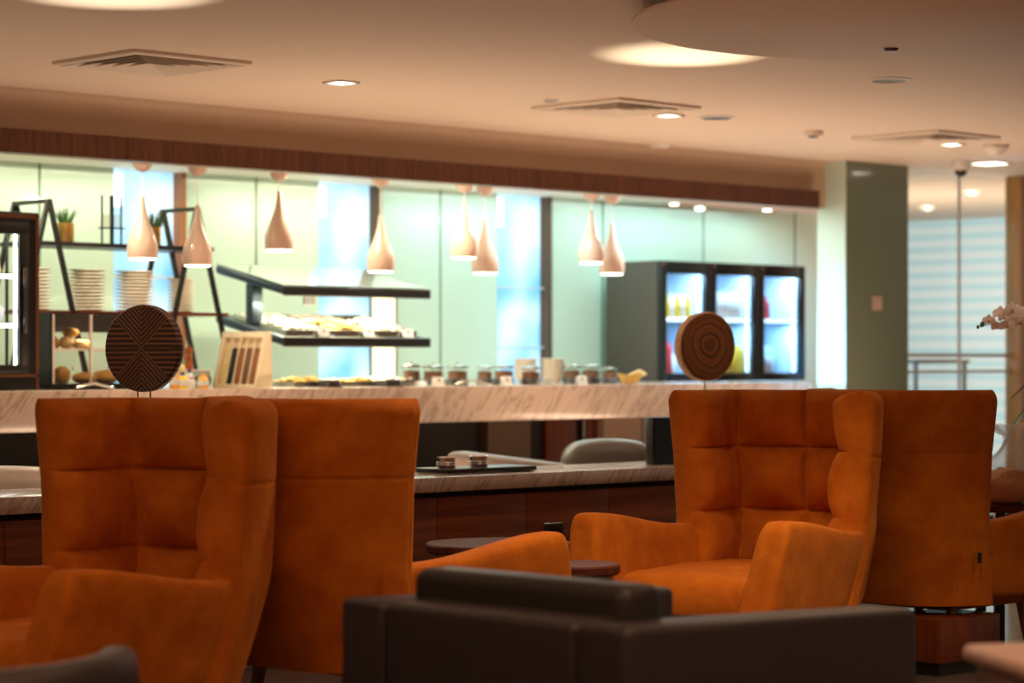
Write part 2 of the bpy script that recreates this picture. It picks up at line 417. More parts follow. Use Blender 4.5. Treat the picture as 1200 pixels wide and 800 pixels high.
q = BM(); bx(q, S(462, PW-0.02), S(462, PW-0.02)+0.012, PW-0.035, PW-0.004, 1.0, 1.62); struct('glow_strip_edge', q, 'olive_panel')  # coloured edge of the same painted reflection
# column clad in glass
q = BM(); bx(q, 12.645, 13.32, 9.825, 10.06, 0, HZ); struct('wall_column', q, 'column_glass')
q = BM(); bx(q, 12.637, 12.645, 9.827, 10.06, 0, HZ); struct('wall_column_side', q, 'column_lit_glass')
# glass partition and what lies beyond it
q = BM(); bx(q, 13.322, 13.96, 9.86, 9.872, 0.02, HZ-0.01); struct('window_4', q, 'partition_glass')
q = BM(); bx(q, 13.972, 14.62, 9.86, 9.872, 0.02, HZ-0.01); struct('window_5', q, 'partition_glass')
q = BM(); bx(q, 13.96, 13.972, 9.857, 9.876, 0.0, HZ); struct('trim_5', q, 'white_plastic')
q = BM(); bx(q, 13.322, 14.62, 9.85, 9.882, 0.0, 0.10); struct('trim_6', q, 'black_metal')
q = BM(); bx(q, 14.622, 15.6, 9.80, 9.93, 0.0, HZ); struct('wall_right', q, 'jamb_wood')
q = BM(); bx(q, 18.70, 18.80, 3.0, 15.6, 0, HZ); struct('wall_far', q, 'far_wall')
q = BM(); bx(q, 18.55, 18.58, 6.5, 15.4, 0.05, HZ-0.01); struct('window_6', q, 'zebra_blind')
q = BM(); bx(q, 12.0, 18.7, 15.5, 15.6, 0, HZ); struct('wall_far_side', q, 'far_wall')
q = BM(); bx(q, 13.325, 14.615, 9.876, 9.886, 1.21, 1.235); bx(q, 13.325, 14.615, 9.876, 9.886, 1.10, 1.12); struct('rail_reflection', q, 'white_plastic')  # white bars stand in for rail reflections in the glass
t = thing('desk', 'low grey desk seen through the glass partition', 'desk', W(14.5, 10.6, 0), TH)
q = BM(); bx(q, -0.3, 0.36, -0.2, 0.3, 1.165, 1.195, 0.005); obj('desk_top', q, 'far_table', t)
for ix in (-0.27, 0.33):
    for iy in (-0.17, 0.27):
        q = BM(); bx(q, ix-0.012, ix+0.012, iy-0.012, iy+0.012, 0, 1.165); obj('leg', q, 'far_table', t)

# ------------------------------------------------------------------ buffet counter
t = thing('buffet_counter', 'long pale marble buffet counter running below the pendant lamps', 'counter', W(0, PB, 0), TH)
q = BM(); bx(q, -1, 12.5, 0.0, 1.58, 0.842, 1.044, 0.004); obj('worktop', q, 'marble', t)
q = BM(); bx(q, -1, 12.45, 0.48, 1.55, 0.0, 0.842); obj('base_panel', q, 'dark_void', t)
def under(px0, px1, material, name, dp=0.0):
    p = PB+0.44-dp
    q = BM(); bx(q, S(px0, p), S(px1, p), 0.44-dp, 0.479, 0.0, 0.841, 0.004); return obj(name, q, material, t)
under(572, 622, 'olive_panel', 'support_panel', 0.05); under(640, 676, 'plinth_wood', 'support_panel')
under(683, 686, 'steel', 'support_post', 0.02); under(688, 706, 'plinth_wood', 'support_panel'); under(708, 752, 'beige_panel', 'support_panel', 0.06)
under(754, 790, 'far_table', 'support_panel'); under(60, 110, 'olive_panel', 'support_panel')

# ------------------------------------------------------------------ low front counter
t = thing('low_counter', 'low marble topped counter with reddish wood front behind the orange chairs', 'counter', W(0, 7.5, 0), TH)
q = BM(); bx(q, 2, 9.15, 0, 0.47, 0.637, 0.70, 0.003); obj('worktop', q, 'marble', t)
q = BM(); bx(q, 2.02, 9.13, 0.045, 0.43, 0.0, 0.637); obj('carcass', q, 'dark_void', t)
k = [S(x, 7.52) for x in (512, 617, 714)]; dw = (k[2]-k[0])/2
s = k[0]-5*dw
while s < 9.0:
    if s > 2.0:
        q = BM(); bx(q, s+0.002, min(s+dw-0.002, 9.12), 0.02, 0.045, 0.04, 0.612, 0.002); obj('front_panel', q, 'panel_wood', t)
    s += dw

# ------------------------------------------------------------------ wingback chairs
def crom(pts, u):
    n_ = len(pts)-1; x = max(0, min(n_-1e-6, u*n_)); i = int(x); f = x-i
    g = lambda k: Vector(pts[max(0, min(n_, k))])
    p0, p1, p2, p3 = g(i-1), g(i), g(i+1), g(i+2)
    return 0.5*((2*p1) + (p2-p0)*f + (2*p0-5*p1+4*p2-p3)*f*f + (3*p1-p0-3*p2+p3)*f*f*f)
HALF = [(0, -0.455), (0.110, -0.453), (0.215, -0.436), (0.292, -0.370), (0.336, -0.265), (0.364, -0.150)]
def centre(a):                # a in [-1, 1] across the back
    p = crom(HALF, abs(a)); return Vector((p.x*(1 if a >= 0 else -1), p.y))
def ease(a, e0, e1):
    x = max(0, min(1, (a-e0)/(e1-e0))); return x*x*(3-2*x)
def back_pt(a, h, side):      # side +1 inner, -1 outer
    z0, z1 = 0.25, 1.08
    z = z0 + (z1-z0)*h
    c = centre(a); d = centre(min(1, a+0.01)) - centre(max(-1, a-0.01)); d.normalize()
    nrm = Vector((-d.y, d.x))                 # points to the sitter
    wk = 0.965 + 0.11*(z-0.6)/0.48 if z > 0.6 else 0.965 - 0.10*((0.6-z)/0.35)**1.5
    fk = 1.0 - 0.16*max(0, (0.6-z)/0.35)
    da = (1-abs(a))*0.50; dt = (z1-z) + 0.012*abs(a)
    e = 1.0
    rr = 0.062
    if da < rr: e *= math.sqrt(max(0, 1-(1-da/rr)**2))
    rt = 0.055
    if z1-z < rt: e *= math.sqrt(max(0, 1-(1-(z1-z)/rt)**2))
    thick = (0.045 + 0.027*ease(abs(a), 0.5, 0.95)) * e
    off = thick
    if side > 0:
        u = a/0.5 + 2 if abs(a) <= 0.50 else None
        # columns: seams at a = -0.52, 0, 0.52
        if abs(a) < 0.50: cu = abs(a)/0.50
        else: cu = (abs(a)-0.50)/(0.50*1.45)
        if z > 0.86: cv = (z-0.86)/(0.235*1.9)
        elif z > 0.62: cv = (z-0.62)/0.24
        else: cv = (z-0.38)/0.24
        cv = cv % 1.0 if cv < 0 else cv
        pu = abs(math.sin(PI*cu))**0.62; pv = abs(math.sin(PI*cv))**0.62
        wv = 1.0 if abs(a) < 0.50 else 1-0.55*ease(abs(a), 0.52, 0.8)
        pv = 1-(1-pv)*wv
        su = min(abs(a), abs(abs(a)-0.50))*0.62; sv = min(abs(z-0.86), abs(z-0.62))/max(0.25, wv)
        off += 0.092*e*(pu*pv) - 0.048*e - 0.010*e*max(math.exp(-(su/0.006)**2), math.exp(-(sv/0.006)**2))
        wr = noise.noise(Vector((a*9, z*5, 1.3)))*0.003 + 0.004*(1-pu)*noise.noise(Vector((a*5, z*40, 0)))
        off += wr*e
    else:
        g = math.exp(-((z-0.84)/0.006)**2) + math.exp(-((abs(a)-0.93)/0.012)**2)
        off -= 0.004*g*e
        off += 0.004*e*noise.noise(Vector((a*4, z*4, 5)))
    ew = ease(abs(a), 0.35, 1.0)
    lean = -(z-0.55)*(0.0-0.04*ew) if z > 0.55 else (0.55-z)*0.16
    top = -0.014*math.cos(a*PI)*ease(h, 0.6, 1.0)*0
    # lower edges of wings sweep forward to meet the arms
    swf = 0.02*ease(abs(a), 0.55, 1.0)*ease(0.86-z, 0.0, 0.30)
    x = c.x*wk + nrm.x*off*side; y = c.y*fk + nrm.y*off*side + lean + swf
    return Vector((x, y, z + top))
def param_edge(u):            # denser towards both ends
    return 0.5-0.5*math.cos(PI*u)
def arm_ring(sx, t, q):
    # t 0..1 back to front, q 0..1 round the section
    y = -0.27 + 0.75*t
    ztop = 0.575 + 0.068*ease(t, 0.2, 1.0)
    zb = 0.27
    # superellipse section
    ang = 2*PI*q
    c_, s_ = math.cos(ang), math.sin(ang)
    ex = 0.42
    cx_ = abs(c_)**ex*(1 if c_ >= 0 else -1); sz = abs(s_)**ex*(1 if s_ >= 0 else -1)
    hw = 0.064; zc = (ztop+zb)/2; hz = (ztop-zb)/2
    z = zc + sz*hz
    zz = (z-zb)/(ztop-zb)
    xo = 0.318 + 0.055*zz + 0.020*ease(t, 0.0, 0.8)
    xo -= 0.045*(1-ease(t, 0.0, 0.5))*(1-0.4*zz) + 0.012*(1-ease(t, 0.0, 0.42))
    k = 1.0
    return y, z, xo, hw, cx_, zz
def make_arm(sx):
    bm = BM(); NU, NV = 56, 30
    ts = []
    cap = 0.055
    rows = []
    for j in range(NV+1):
        t = j/NV
        rows.append((t, 1.0))
    for k in range(1, 9):
        a_ = k/8*PI/2
        rows.append((1.0+0.055*math.sin(a_), math.cos(a_)))
    prev = None
    for (t, sc_) in rows:
        ring = []
        for i in range(NU):
            y, z, xo, hw, cx_, zz = arm_ring(sx, min(t, 1.0), i/NU)
            yy = -0.27 + 0.75*t
            zmid = 0.46
            rs = 1-(1-sc_)*0.55 if sc_ > 0.02 else 0.42
            z2 = z if sc_ == 1 else 0.27 + (z-0.27)*(1-(1-sc_)*0.055/0.35)
            hh = hw*(1.0+0.14*(1-zz)*ease(t, 0.5, 1.0)) * (rs if sc_ < 1 else 1)
            slant = 0.085*(1-zz)*ease(t, 0.35, 1.0)
            nz_ = 0.003*noise.noise(Vector((yy*6, z*6, sx*3)))
            x = sx*(xo + cx_*hh + nz_)
            # flare of the outer cheek
            ring.append(bm.verts.new((x, yy + slant, z2)))
        if prev:
            for i in range(NU): bm.faces.new((prev[i], prev[(i+1) % NU], ring[(i+1) % NU], ring[i]))
        else: bm.faces.new(ring)
        prev = ring
    bm.faces.new(prev[::-1])
    return bm
def make_chair(label, loc, rz):
    t = thing('wingback_armchair', label, 'armchair', loc, rz, 'orange suede wingback armchairs')
    NA, NH = 240, 170
    bm = BM()
    gi = grid(bm, lambda u, v: back_pt(-1+2*param_edge(u), 0.5*v+0.5*math.sin(PI/2*v), 1), NA, NH)
    obj('backrest', bm, 'orange_suede', t, angle=180)
    bm = BM()
    grid(bm, lambda u, v: back_pt(-1+2*param_edge(u), 0.5*v+0.5*math.sin(PI/2*v), -1), NA, NH)
    obj('outer_shell', bm, 'orange_suede', t, angle=180)
    for sx in (-1, 1): obj('armrest', make_arm(sx), 'orange_suede', t, angle=180)
    # seat cushion
    bm = BM()
    def seat(u, v):
        x = -0.305+0.61*u; y = -0.305+0.79*v
        ex = min(u, 1-u)*0.61; ey = min(v*3, 1-v)*0.80
        e = 1.0
        if ex < 0.07: e *= math.sqrt(max(0, 1-(1-ex/0.07)**2))
        if ey < 0.10: e *= math.sqrt(max(0, 1-(1-ey/0.10)**2))
        z = 0.30 + 0.135*e + 0.014*math.sin(PI*u)*math.sin(PI*v)*e - 0.012*math.exp(-((x)/0.010)**2)*e - 0.03*ease(v, 0.0, 0.0001)*0
        z += 0.004*noise.noise(Vector((x*8, y*8, 2)))
        return Vector((x, y + 0.015*(e if v > 0.9 else 0), z))
    grid(bm, lambda u, v: seat(param_edge(u), param_edge(v)), 70, 70)
    obj('seat_cushion', bm, 'orange_suede', t, angle=180)
    # upholstered frame below the seat
    bm = BM()
    def fr(u, v):
        a_ = 2*PI*u; e = 0.28
        c_, s_ = math.cos(a_), math.sin(a_)
        k = 0.80+0.20*ease(v, 0, 1)
        x = 0.325*k*abs(c_)**e*(1 if c_ > 0 else -1); y = 0.06 + (0.36*k)*abs(s_)**e*(1 if s_ > 0 else -1)
        return Vector((x, y, 0.225+0.115*v))
    g = grid(bm, fr, 64, 8, True)
    bm.faces.new([g[i][0] for i in range(64)]); bm.faces.new([g[i][7] for i in range(64)][::-1])
    obj('seat_base', bm, 'orange_suede', t, angle=180)
    for sx in (-1, 1):
        for sy in (-0.20, 0.27):
            bm = BM(); tube(bm, [(sx*0.25, sy+0.01, 0.235), (sx*0.275, sy*1.12, 0.0)], 0.024, 12, 0.013); obj('leg', bm, 'leg_wood', t)
    # small fabric tab on the side seam
    bm = BM(); bx(bm, 0.405, 0.411, -0.245, -0.225, 0.42, 0.46); obj('fabric_tab', bm, 'black_metal', t)
    return t
u_ang = TH
# local +y is the direction a chair faces
A_face_in = u_ang + PI/2       # facing -s
A_face_out = u_ang - PI/2      # facing +s
ch3 = make_chair('orange suede armchair with tufted wings, seat facing the little round table at the centre', (0.868, 8.89, 0), A_face_in + math.radians(11))
dup(ch3, (-1.20, 6.98, 0), A_face_in + math.radians(9), 'large orange wingback armchair at the left, tufted inside toward us, under the carved disc')
dup(ch3, (-0.49, 7.70, 0), A_face_out + math.radians(3), 'orange wingback armchair seen from behind at the left, its long armrest brightly lit')
dup(ch3, (1.668, 9.67, 0), A_face_out, 'orange wingback armchair seen from behind at the right, beside the orchid')
ch3['label'] = 'sharp orange tufted wingback armchair at centre right, below the ringed wood slice'

# low wooden plinth beneath the right pair of chairs
t = thing('wooden_plinth', 'low reddish wood plinth with black foot under the right rear chair', 'plinth', (1.565, 9.26, 0), TH)
q = BM(); bx(q, -0.09, 0.30, -0.16, 0.12, 0.05, 0.215, 0.004); obj('box', q, 'plinth_wood', t)
q = BM(); bx(q, -0.07, 0.28, -0.14, 0.10, 0.0, 0.05); obj('foot', q, 'black_metal', t)

# ------------------------------------------------------------------ foreground seats
def leather_armchair(label, loc, rz):
    t = thing('leather_armchair', label, 'armchair', loc, rz)
    # local: x = s direction (front towards +x), y = p direction; origin at near back corner
    w, d, h = 0.96, 1.05, 0.62
    q = BM(); bx(q, 0.002, 0.17, 0.162, w-0.162, 0.10, h-0.002, 0.022, 4); obj('backrest', q, 'dark_leather', t)
    for y0 in (0.0, w-0.16):
        q = BM(); bx(q, 0.0, d, y0, y0+0.16, 0.10, h, 0.022, 4)
        for v in q.verts:
            if v.co.z > 0.4: v.co.z -= 0.035*max(0, v.co.x)/1.05
        obj('armrest', q, 'dark_leather', t)
    q = BM(); bx(q, 0.17, d-0.04, 0.162, w-0.162, 0.10, 0.27, 0.01); obj('seat_base', q, 'dark_leather', t)
    q = BM(); bx(q, 0.172, d-0.01, 0.165, w-0.165, 0.272, 0.43, 0.04, 4); obj('seat_cushion', q, 'black_leather', t)
    for x_ in (0.08, d-0.08):
        for y_ in (0.08, w-0.08):
            q = BM(); bx(q, x_-0.025, x_+0.025, y_-0.025, y_+0.025, 0, 0.10, 0.004); obj('leg', q, 'black_metal', t)
    return t
la = leather_armchair('dark brown leather armchair blurred in the front centre', W(3.807, 3.55, 0), TH)
q = BM(); bx(q, -0.07, 0.07, -0.36, 0.36, 0.0, 0.255, 0.035, 4)
for v in q.verts: v.co.x += 0.0
tag(obj('bolster_cushion', q, 'black_leather', None, W(4.03, 4.06, 0.432), TH), 'black leather bolster propped up inside the dark front armchair', 'cushion')

def tub_chair(name, label, loc, rz, material, pad, R=0.40, h=0.62, th=0.10):
    t = thing(name, label, 'armchair', loc, rz)
    q = BM()
    def sh(u, v):
        a_ = math.radians(-125+250*u); ang = 2*PI*v
        c_, s_ = math.cos(ang), math.sin(ang)
        e = 0.5
        rr = R + th/2*abs(c_)**e*(1 if c_ > 0 else -1)
        z = (h+0.12)/2 + (h-0.12)/2*abs(s_)**e*(1 if s_ > 0 else -1)
        return Vector((rr*math.sin(a_), -rr*math.cos(a_), z))
    g = grid(q, sh, 60, 37)
    q.faces.new(g[0][:-1]); q.faces.new(g[-1][:-1][::-1])
    bmesh.ops.remove_doubles(q, verts=q.verts[:], dist=1e-5)
    obj('backrest', q, material, t, angle=60)
    q = BM(); lathe(q, [(0, 0.12), (R-th/2-0.02, 0.12), (R-th/2-0.005, 0.14), (R-th/2-0.005, 0.40), (R-th/2-0.05, 0.44), (0, 0.445)], seg=48); obj('seat_cushion', q, pad, t)
    q = BM(); lathe(q, [(0, 0), (R-0.06, 0), (R-0.06, 0.12), (0, 0.12)], seg=48); obj('base', q, 'black_metal', t)
    return t
tub_chair('tub_chair', 'dark leather tub chair blurred in the bottom left corner', (-1.20, 4.86, 0), math.radians(-25), 'dark_leather', 'black_leather', 0.40, 0.615)

t = thing('leather_pouffe', 'rose beige leather seat with padded top in the bottom right corner', 'seat', (1.375, 4.75, 0), math.radians(12))
q = BM(); bx(q, -0.36, 0.5, -0.35, 0.35, 0.06, 0.54, 0.05, 5); obj('body', q, 'rose_leather', t)
q = BM(); bx(q, -0.35, 0.49, -0.34, 0.34, 0.53, 0.574, 0.01, 2); obj('piping_band', q, 'rose_dark', t)
q = BM(); bx(q, -0.375, 0.51, -0.36, 0.36, 0.570, 0.608, 0.017, 5); obj('top_pad', q, 'rose_leather', t)
q = BM(); bx(q, -0.30, 0.44, -0.29, 0.29, 0.0, 0.06); obj('foot', q, 'black_metal', t)

# ------------------------------------------------------------------ tables between the chairs
def round_table(label, loc, r, h, drum):
    t = thing('round_table', label, 'table', loc, 0)
    q = BM(); lathe(q, [(0, h-0.035), (r-0.008, h-0.035), (r, h-0.028), (r, h-0.006), (r-0.006, h), (0, h)], seg=64); obj('tabletop', q, 'table_wood', t)
    if drum:
        q = BM(); lathe(q, [(0, 0.06), (r-0.02, 0.06), (r-0.02, h-0.036), (0, h-0.036)], seg=64); obj('drum', q, 'dark_steel', t)
    else:
        q = BM(); lathe(q, [(0.03, 0.02), (0.03, h-0.036)], seg=24); obj('pedestal', q, 'black_metal', t)
    q = BM(); lathe(q, [(0, 0), (r*0.7, 0), (r*0.7, 0.012), (0.03, 0.06), (0, 0.06)], seg=48); obj('base', q, 'black_metal', t)
    return t
round_table('small round brown side table between the two facing orange chairs', (0.205, 8.02, 0), 0.155, 0.52, True)
round_table('larger dark round table against the wooden counter front', (-0.05, 9.45, 0), 0.29, 0.48, False)
t = thing('menu_stand', 'small black box stand on the table corner beside the sharp orange chair', 'stand', (0.165, 9.55, 0.48), TH)
q = BM(); bx(q, -0.05, 0.05, -0.03, 0.03, 0, 0.012); obj('foot', q, 'black_metal', t)
q = BM(); bx(q, -0.045, 0.045, -0.012, 0.012, 0.012, 0.07, 0.003); obj('holder', q, 'black_metal', t)

# ------------------------------------------------------------------ on the low counter
CT = 0.70
def disc_stand(name, label, px, py, p, R, face_rz, material, pins, thick, rx=1.0):
    D = DEP(px, p); zc = Z(py, D)
    t = thing(name, label, 'sculpture', W(S(px, p), p, CT), face_rz)
    q = BM(); bx(q, -0.09, 0.09, -0.045, 0.045, 0, 0.018, 0.003); obj('base', q, 'black_metal', t)
    for x_ in pins:
        q = BM(); tube(q, [(x_, 0, 0.018), (x_, 0, zc-CT-R*0.93)], 0.0032, 8); obj('pin', q, 'black_metal', t)
    q = BM(); NS = 96
    prof = [(0, -thick/2), (R*0.97, -thick/2), (R, -thick/2+0.006), (R, thick/2-0.006), (R*0.97, thick/2), (0, thick/2)]
    rings = []
    for r_, y_ in prof:
        if r_ < 1e-6: rings.append([q.verts.new((0, y_, 0))]); continue
        rr = []
        for k_ in range(NS):
            a_ = 2*PI*k_/NS; w_ = 1+0.018*noise.noise(Vector((math.cos(a_)*1.4, math.sin(a_)*1.4, R*20)))
            rr.append(q.verts.new((r_*w_*rx*math.cos(a_), y_, r_*w_*math.sin(a_))))
        rings.append(rr)
    for a_, b2 in zip(rings, rings[1:]):
        for k_ in range(NS):
            k2 = (k_+1) % NS
            if len(a_) == 1: q.faces.new((a_[0], b2[k_], b2[k2]))
            elif len(b2) == 1: q.faces.new((a_[k_], b2[0], a_[k2]))
            else: q.faces.new((a_[k_], b2[k_], b2[k2], a_[k2]))
    o = obj('disc', q, material, t, (0, 0, zc-CT))
    if material == 'ring_wood':
        o.data.materials.append(M['bark'])
        for f in o.data.polygons:
            if abs(f.normal.y) < 0.7: f.material_index = 1
    return t
disc_stand('carved_wooden_disc', 'dark wooden disc carved with chevron grooves standing behind the left orange chair', 169, 408, 7.75, 0.170, math.radians(-22), 'carved_wood', (-0.028, 0.028), 0.045, 0.98)
disc_stand('wood_slice', 'round brown tree slice showing growth rings on a pin stand before the fridge', 826, 406, 7.75, 0.168, math.radians(27), 'ring_wood', (0.0,), 0.055, 0.95)

t = thing('serving_tray', 'black tray carrying two small metal pots on the low counter', 'tray', W(S(541, 7.78), 7.70, CT), TH)
q = BM(); bx(q, -0.26, 0.28, -0.11, 0.10, 0.006, 0.026, 0.004); obj('plate', q, 'black_metal', t)
for x_ in (-0.24, 0.26):
    q = BM(); bx(q, x_-0.01, x_+0.01, -0.10, 0.09, 0, 0.007); obj('foot', q, 'steel', t)
def pot(label, px, p):
    q = BM(); lathe(q, [(0, 0), (0.038, 0), (0.039, 0.003), (0.039, 0.046), (0.036, 0.048), (0.032, 0.044), (0, 0.044)], seg=32)
    for zz in (0.010, 0.020): lathe(q, [(0.039, zz), (0.041, zz+0.002), (0.041, zz+0.004), (0.039, zz+0.006)], seg=32, cap=False)
    return tag(obj('metal_pot', q, 'steel', None, W(S(px, p), p, CT+0.026), TH), label, 'pot')
pot('small round metal pot on the black tray, the left one', 523, 7.70)
pot('small round metal pot on the black tray, the right one', 561, 7.70)
t = thing('black_display', 'small black upright display box at the end of the low counter', 'display', W(S(775, 7.66), 7.66, CT), TH+math.radians(-12))
q = BM(); bx(q, -0.07, 0.07, -0.03, 0.03, 0, 0.225, 0.004); obj('body', q, 'black_metal', t)
q = BM(); bx(q, -0.06, 0.06, -0.034, -0.0301, 0.012, 0.213); obj('screen', q, 'blue_steel', t)

# seats beyond the low counter
t = thing('sofa', 'taupe quilted leather sofa back showing just over the low counter', 'sofa', (-0.02, 11.9, 0), math.radians(-33))
q = BM(); bx(q, -0.33, 0.33, -0.09, 0.09, 0.12, 0.715, 0.05, 5)
for v in q.verts:
    if v.co.z > 0.5: v.co.z -= 0.055*v.co.x/0.66
obj('backrest', q, 'taupe_leather', t)
q = BM(); bx(q, -0.31, 0.31, 0.09, 0.65, 0.12, 0.42, 0.04, 4); obj('seat', q, 'taupe_leather', t)
for i in range(6):
    x_ = -0.25+i*0.10
    q = BM(); tube(q, [(x_, -0.092, 0.55), (x_, -0.092, 0.64-0.083*x_), (x_, -0.07, 0.70-0.083*x_)], 0.004, 6); obj('piping', q, 'taupe_leather', t)
q = BM(); bx(q, -0.28, 0.28, -0.05, 0.6, 0.0, 0.12); obj('foot', q, 'black_metal', t)
def lounge(label, loc, rz, w, h, material):
    t = thing('lounge_chair', label, 'armchair', loc, rz)
    q = BM()
    def f(u, v):
        a_ = 2*PI*v; c_, s_ = math.cos(a_), math.sin(a_); x = -w/2+w*u
        e = 1-abs(2*u-1)**6; e = max(0.02, e)**0.5
        zc = h-0.10+0.03*(1-abs(2*u-1)**2)
        return Vector((x, 0.13*abs(c_)**0.7*(1 if c_ > 0 else -1)*e, zc + (0.115 if s_ > 0 else 0.34)*abs(s_)**0.7*(1 if s_ > 0 else -1)*e))
    grid(q, f, 48, 32); bmesh.ops.remove_doubles(q, verts=q.verts[:], dist=1e-5)
    obj('backrest', q, material, t, angle=70)
    q = BM(); bx(q, -w/2+0.03, w/2-0.03, 0.05, 0.65, 0.10, 0.42, 0.05, 4); obj('seat', q, material, t)
    q = BM()
    tube(q, [(-w/2+0.02+0.01*i*(w-0.04)/0.01/30, -0.132, h-0.11+0.03*(1-(2*i/30-1)**2)) for i in range(31)], 0.004, 6)
    obj('piping', q, 'black_leather', t)
    q = BM(); bx(q, -w/2+0.06, w/2-0.06, -0.02, 0.6, 0.0, 0.10); obj('foot', q, 'black_metal', t)
    return t
lounge('pewter grey leather chair with rounded back rising over the low counter', W(S(712, 8.75), 8.75, 0), TH+math.radians(-38), 0.50, 0.735, 'pewter_leather')
lounge('cream leather chair back peeking over the low counter at the far left', W(S(0, 8.5), 8.6, 0), TH+math.radians(-30), 0.9, 0.715, 'cream_leather')

# ------------------------------------------------------------------ right end: table, bag, orchid
t = thing('side_table', 'dark square table behind the right rear armchair carrying the orchid', 'table', (2.36, 10.25, 0), 0)
q = BM(); bx(q, -0.38, 0.34, -0.24, 0.26, 0.56, 0.59, 0.004); obj('tabletop', q, 'table_wood', t)
for ix in (-0.33, 0.30):
    for iy in (-0.19, 0.21):
        q = BM(); bx(q, ix-0.02, ix+0.02, iy-0.02, iy+0.02, 0, 0.56); obj('leg', q, 'black_metal', t)
t = thing('orchid', 'potted orchid with a pale pink spray at the right edge', 'plant', (2.42, 10.33, 0.59))
q = BM(); lathe(q, [(0, 0), (0.09, 0), (0.115, 0.30), (0.125, 0.34), (0.112, 0.34), (0.105, 0.31), (0, 0.30)], seg=40); obj('pot', q, 'white_ceramic', t)
q = BM(); lathe(q, [(0, 0.296), (0.106, 0.296), (0.10, 0.318), (0, 0.325)], seg=24); obj('soil', q, 'soil', t)
def leaf(bm, base, ang, L, w, rise, droop):
    N = 14; th = 0.003; top = []; 
    for i in range(N+1):
        f = i/N; r = L*f; z = rise*math.sin(min(1, f*1.3)*PI/2) - droop*f*f
        ww = w*math.sin(PI*min(1, 0.12+f*0.88))**0.7 if i < N else 0.001
        c = Vector((math.cos(ang)*r, math.sin(ang)*r, z)) + Vector(base); sd = Vector((-math.sin(ang), math.cos(ang), 0))
        top.append([bm.verts.new(c - sd*ww + Vector((0, 0, ww*0.3))), bm.verts.new(c), bm.verts.new(c + sd*ww + Vector((0, 0, ww*0.3))),
                    bm.verts.new(c + sd*ww + Vector((0, 0, ww*0.3-th))), bm.verts.new(c - Vector((0, 0, th*1.5))), bm.verts.new(c - sd*ww + Vector((0, 0, ww*0.3-th)))])
    for a_, b2 in zip(top, top[1:]):
        for k_ in range(6): bm.faces.new((a_[k_], a_[(k_+1) % 6], b2[(k_+1) % 6], b2[k_]))
    bm.faces.new(top[0]); bm.faces.new(top[-1])
for ang, L, rs, dr in ((3.3, 0.35, 0.22, 0.33), (2.9, 0.28, 0.26, 0.14), (3.9, 0.26, 0.18, 0.16), (0.2, 0.3, 0.2, 0.2), (1.5, 0.26, 0.2, 0.2), (5.3, 0.28, 0.22, 0.2)):
    q = BM(); leaf(q, (0, 0, 0.32), ang, L, 0.028, rs, dr); obj('leaf', q, 'orchid_leaf', t)
X0 = Vector((2.42, 10.33, 0.59))
tip = Vector(((1146-600)/F*10.2, 10.2, Z(383, 10.2))) - X0
def stem(f):
    p0 = Vector((0, 0, 0.32)); p1 = Vector((0.08, 0.0, 0.62)); p2 = Vector((0.02, -0.02, 0.86)); p3 = tip
    return p0*(1-f)**3 + 3*p1*f*(1-f)**2 + 3*p2*f*f*(1-f) + p3*f**3
q = BM(); tube(q, [stem(i/24) for i in range(25)], 0.004, 8, 0.002); obj('stem', q, 'green_leaf', t)
def blossom(c, r, ry, seed):
    q = BM()
    fw = Vector((math.sin(ry)*0.8, -1, -0.15)).normalized(); rt = fw.cross(Vector((0, 0, 1))).normalized(); up = rt.cross(fw)
    for k_, (aa, L, wd) in enumerate(((90, 1, .55), (200, 1, .5), (340, 1, .5), (160+8, 1, .85), (12, 1, .85))):
        aa = math.radians(aa); d = rt*math.cos(aa)+up*math.sin(aa); sd = d.cross(fw)
        g = bmesh.ops.create_icosphere(q, subdivisions=2, radius=1)
        for v in g['verts']:
            p_ = d*(v.co.x*0.52+0.48)*r + sd*v.co.y*wd*0.62*r + fw*(v.co.z*0.05*r + 0.12*r*(v.co.x+1)**2*0.3 - (0.04*r if k_ < 3 else 0))
            v.co = Vector(c) + p_
    o = obj('blossom', q, 'petal', t)
    q = BM(); blob(q, Vector(c)+fw*0.15*r-up*0.1*r, (0.16*r, 0.2*r, 0.24*r)); obj('lip', q, 'petal_core', o)
for i, (px, py, r) in enumerate(((1159, 376, .030), (1172, 367, .034), (1186, 363, .040), (1181, 381, .034), (1195, 377, .040), (1203, 366, .042), (1168, 383, .026), (1212, 380, .042), (1176, 372, .03))):
    D = 10.2 + 0.03*math.sin(i*2.1)
    blossom(Vector(((px-600)/F*D, D, Z(py, D)))-X0, r, (i % 3-1)*0.4, i)
for (px, py, r) in ((1146, 383, .007), (1151, 380, .010)):
    q = BM(); blob(q, Vector(((px-600)/F*10.2, 10.2, Z(py, 10.2)))-X0, (r, r, r*1.3)); obj('bud', q, 'green_leaf', t)
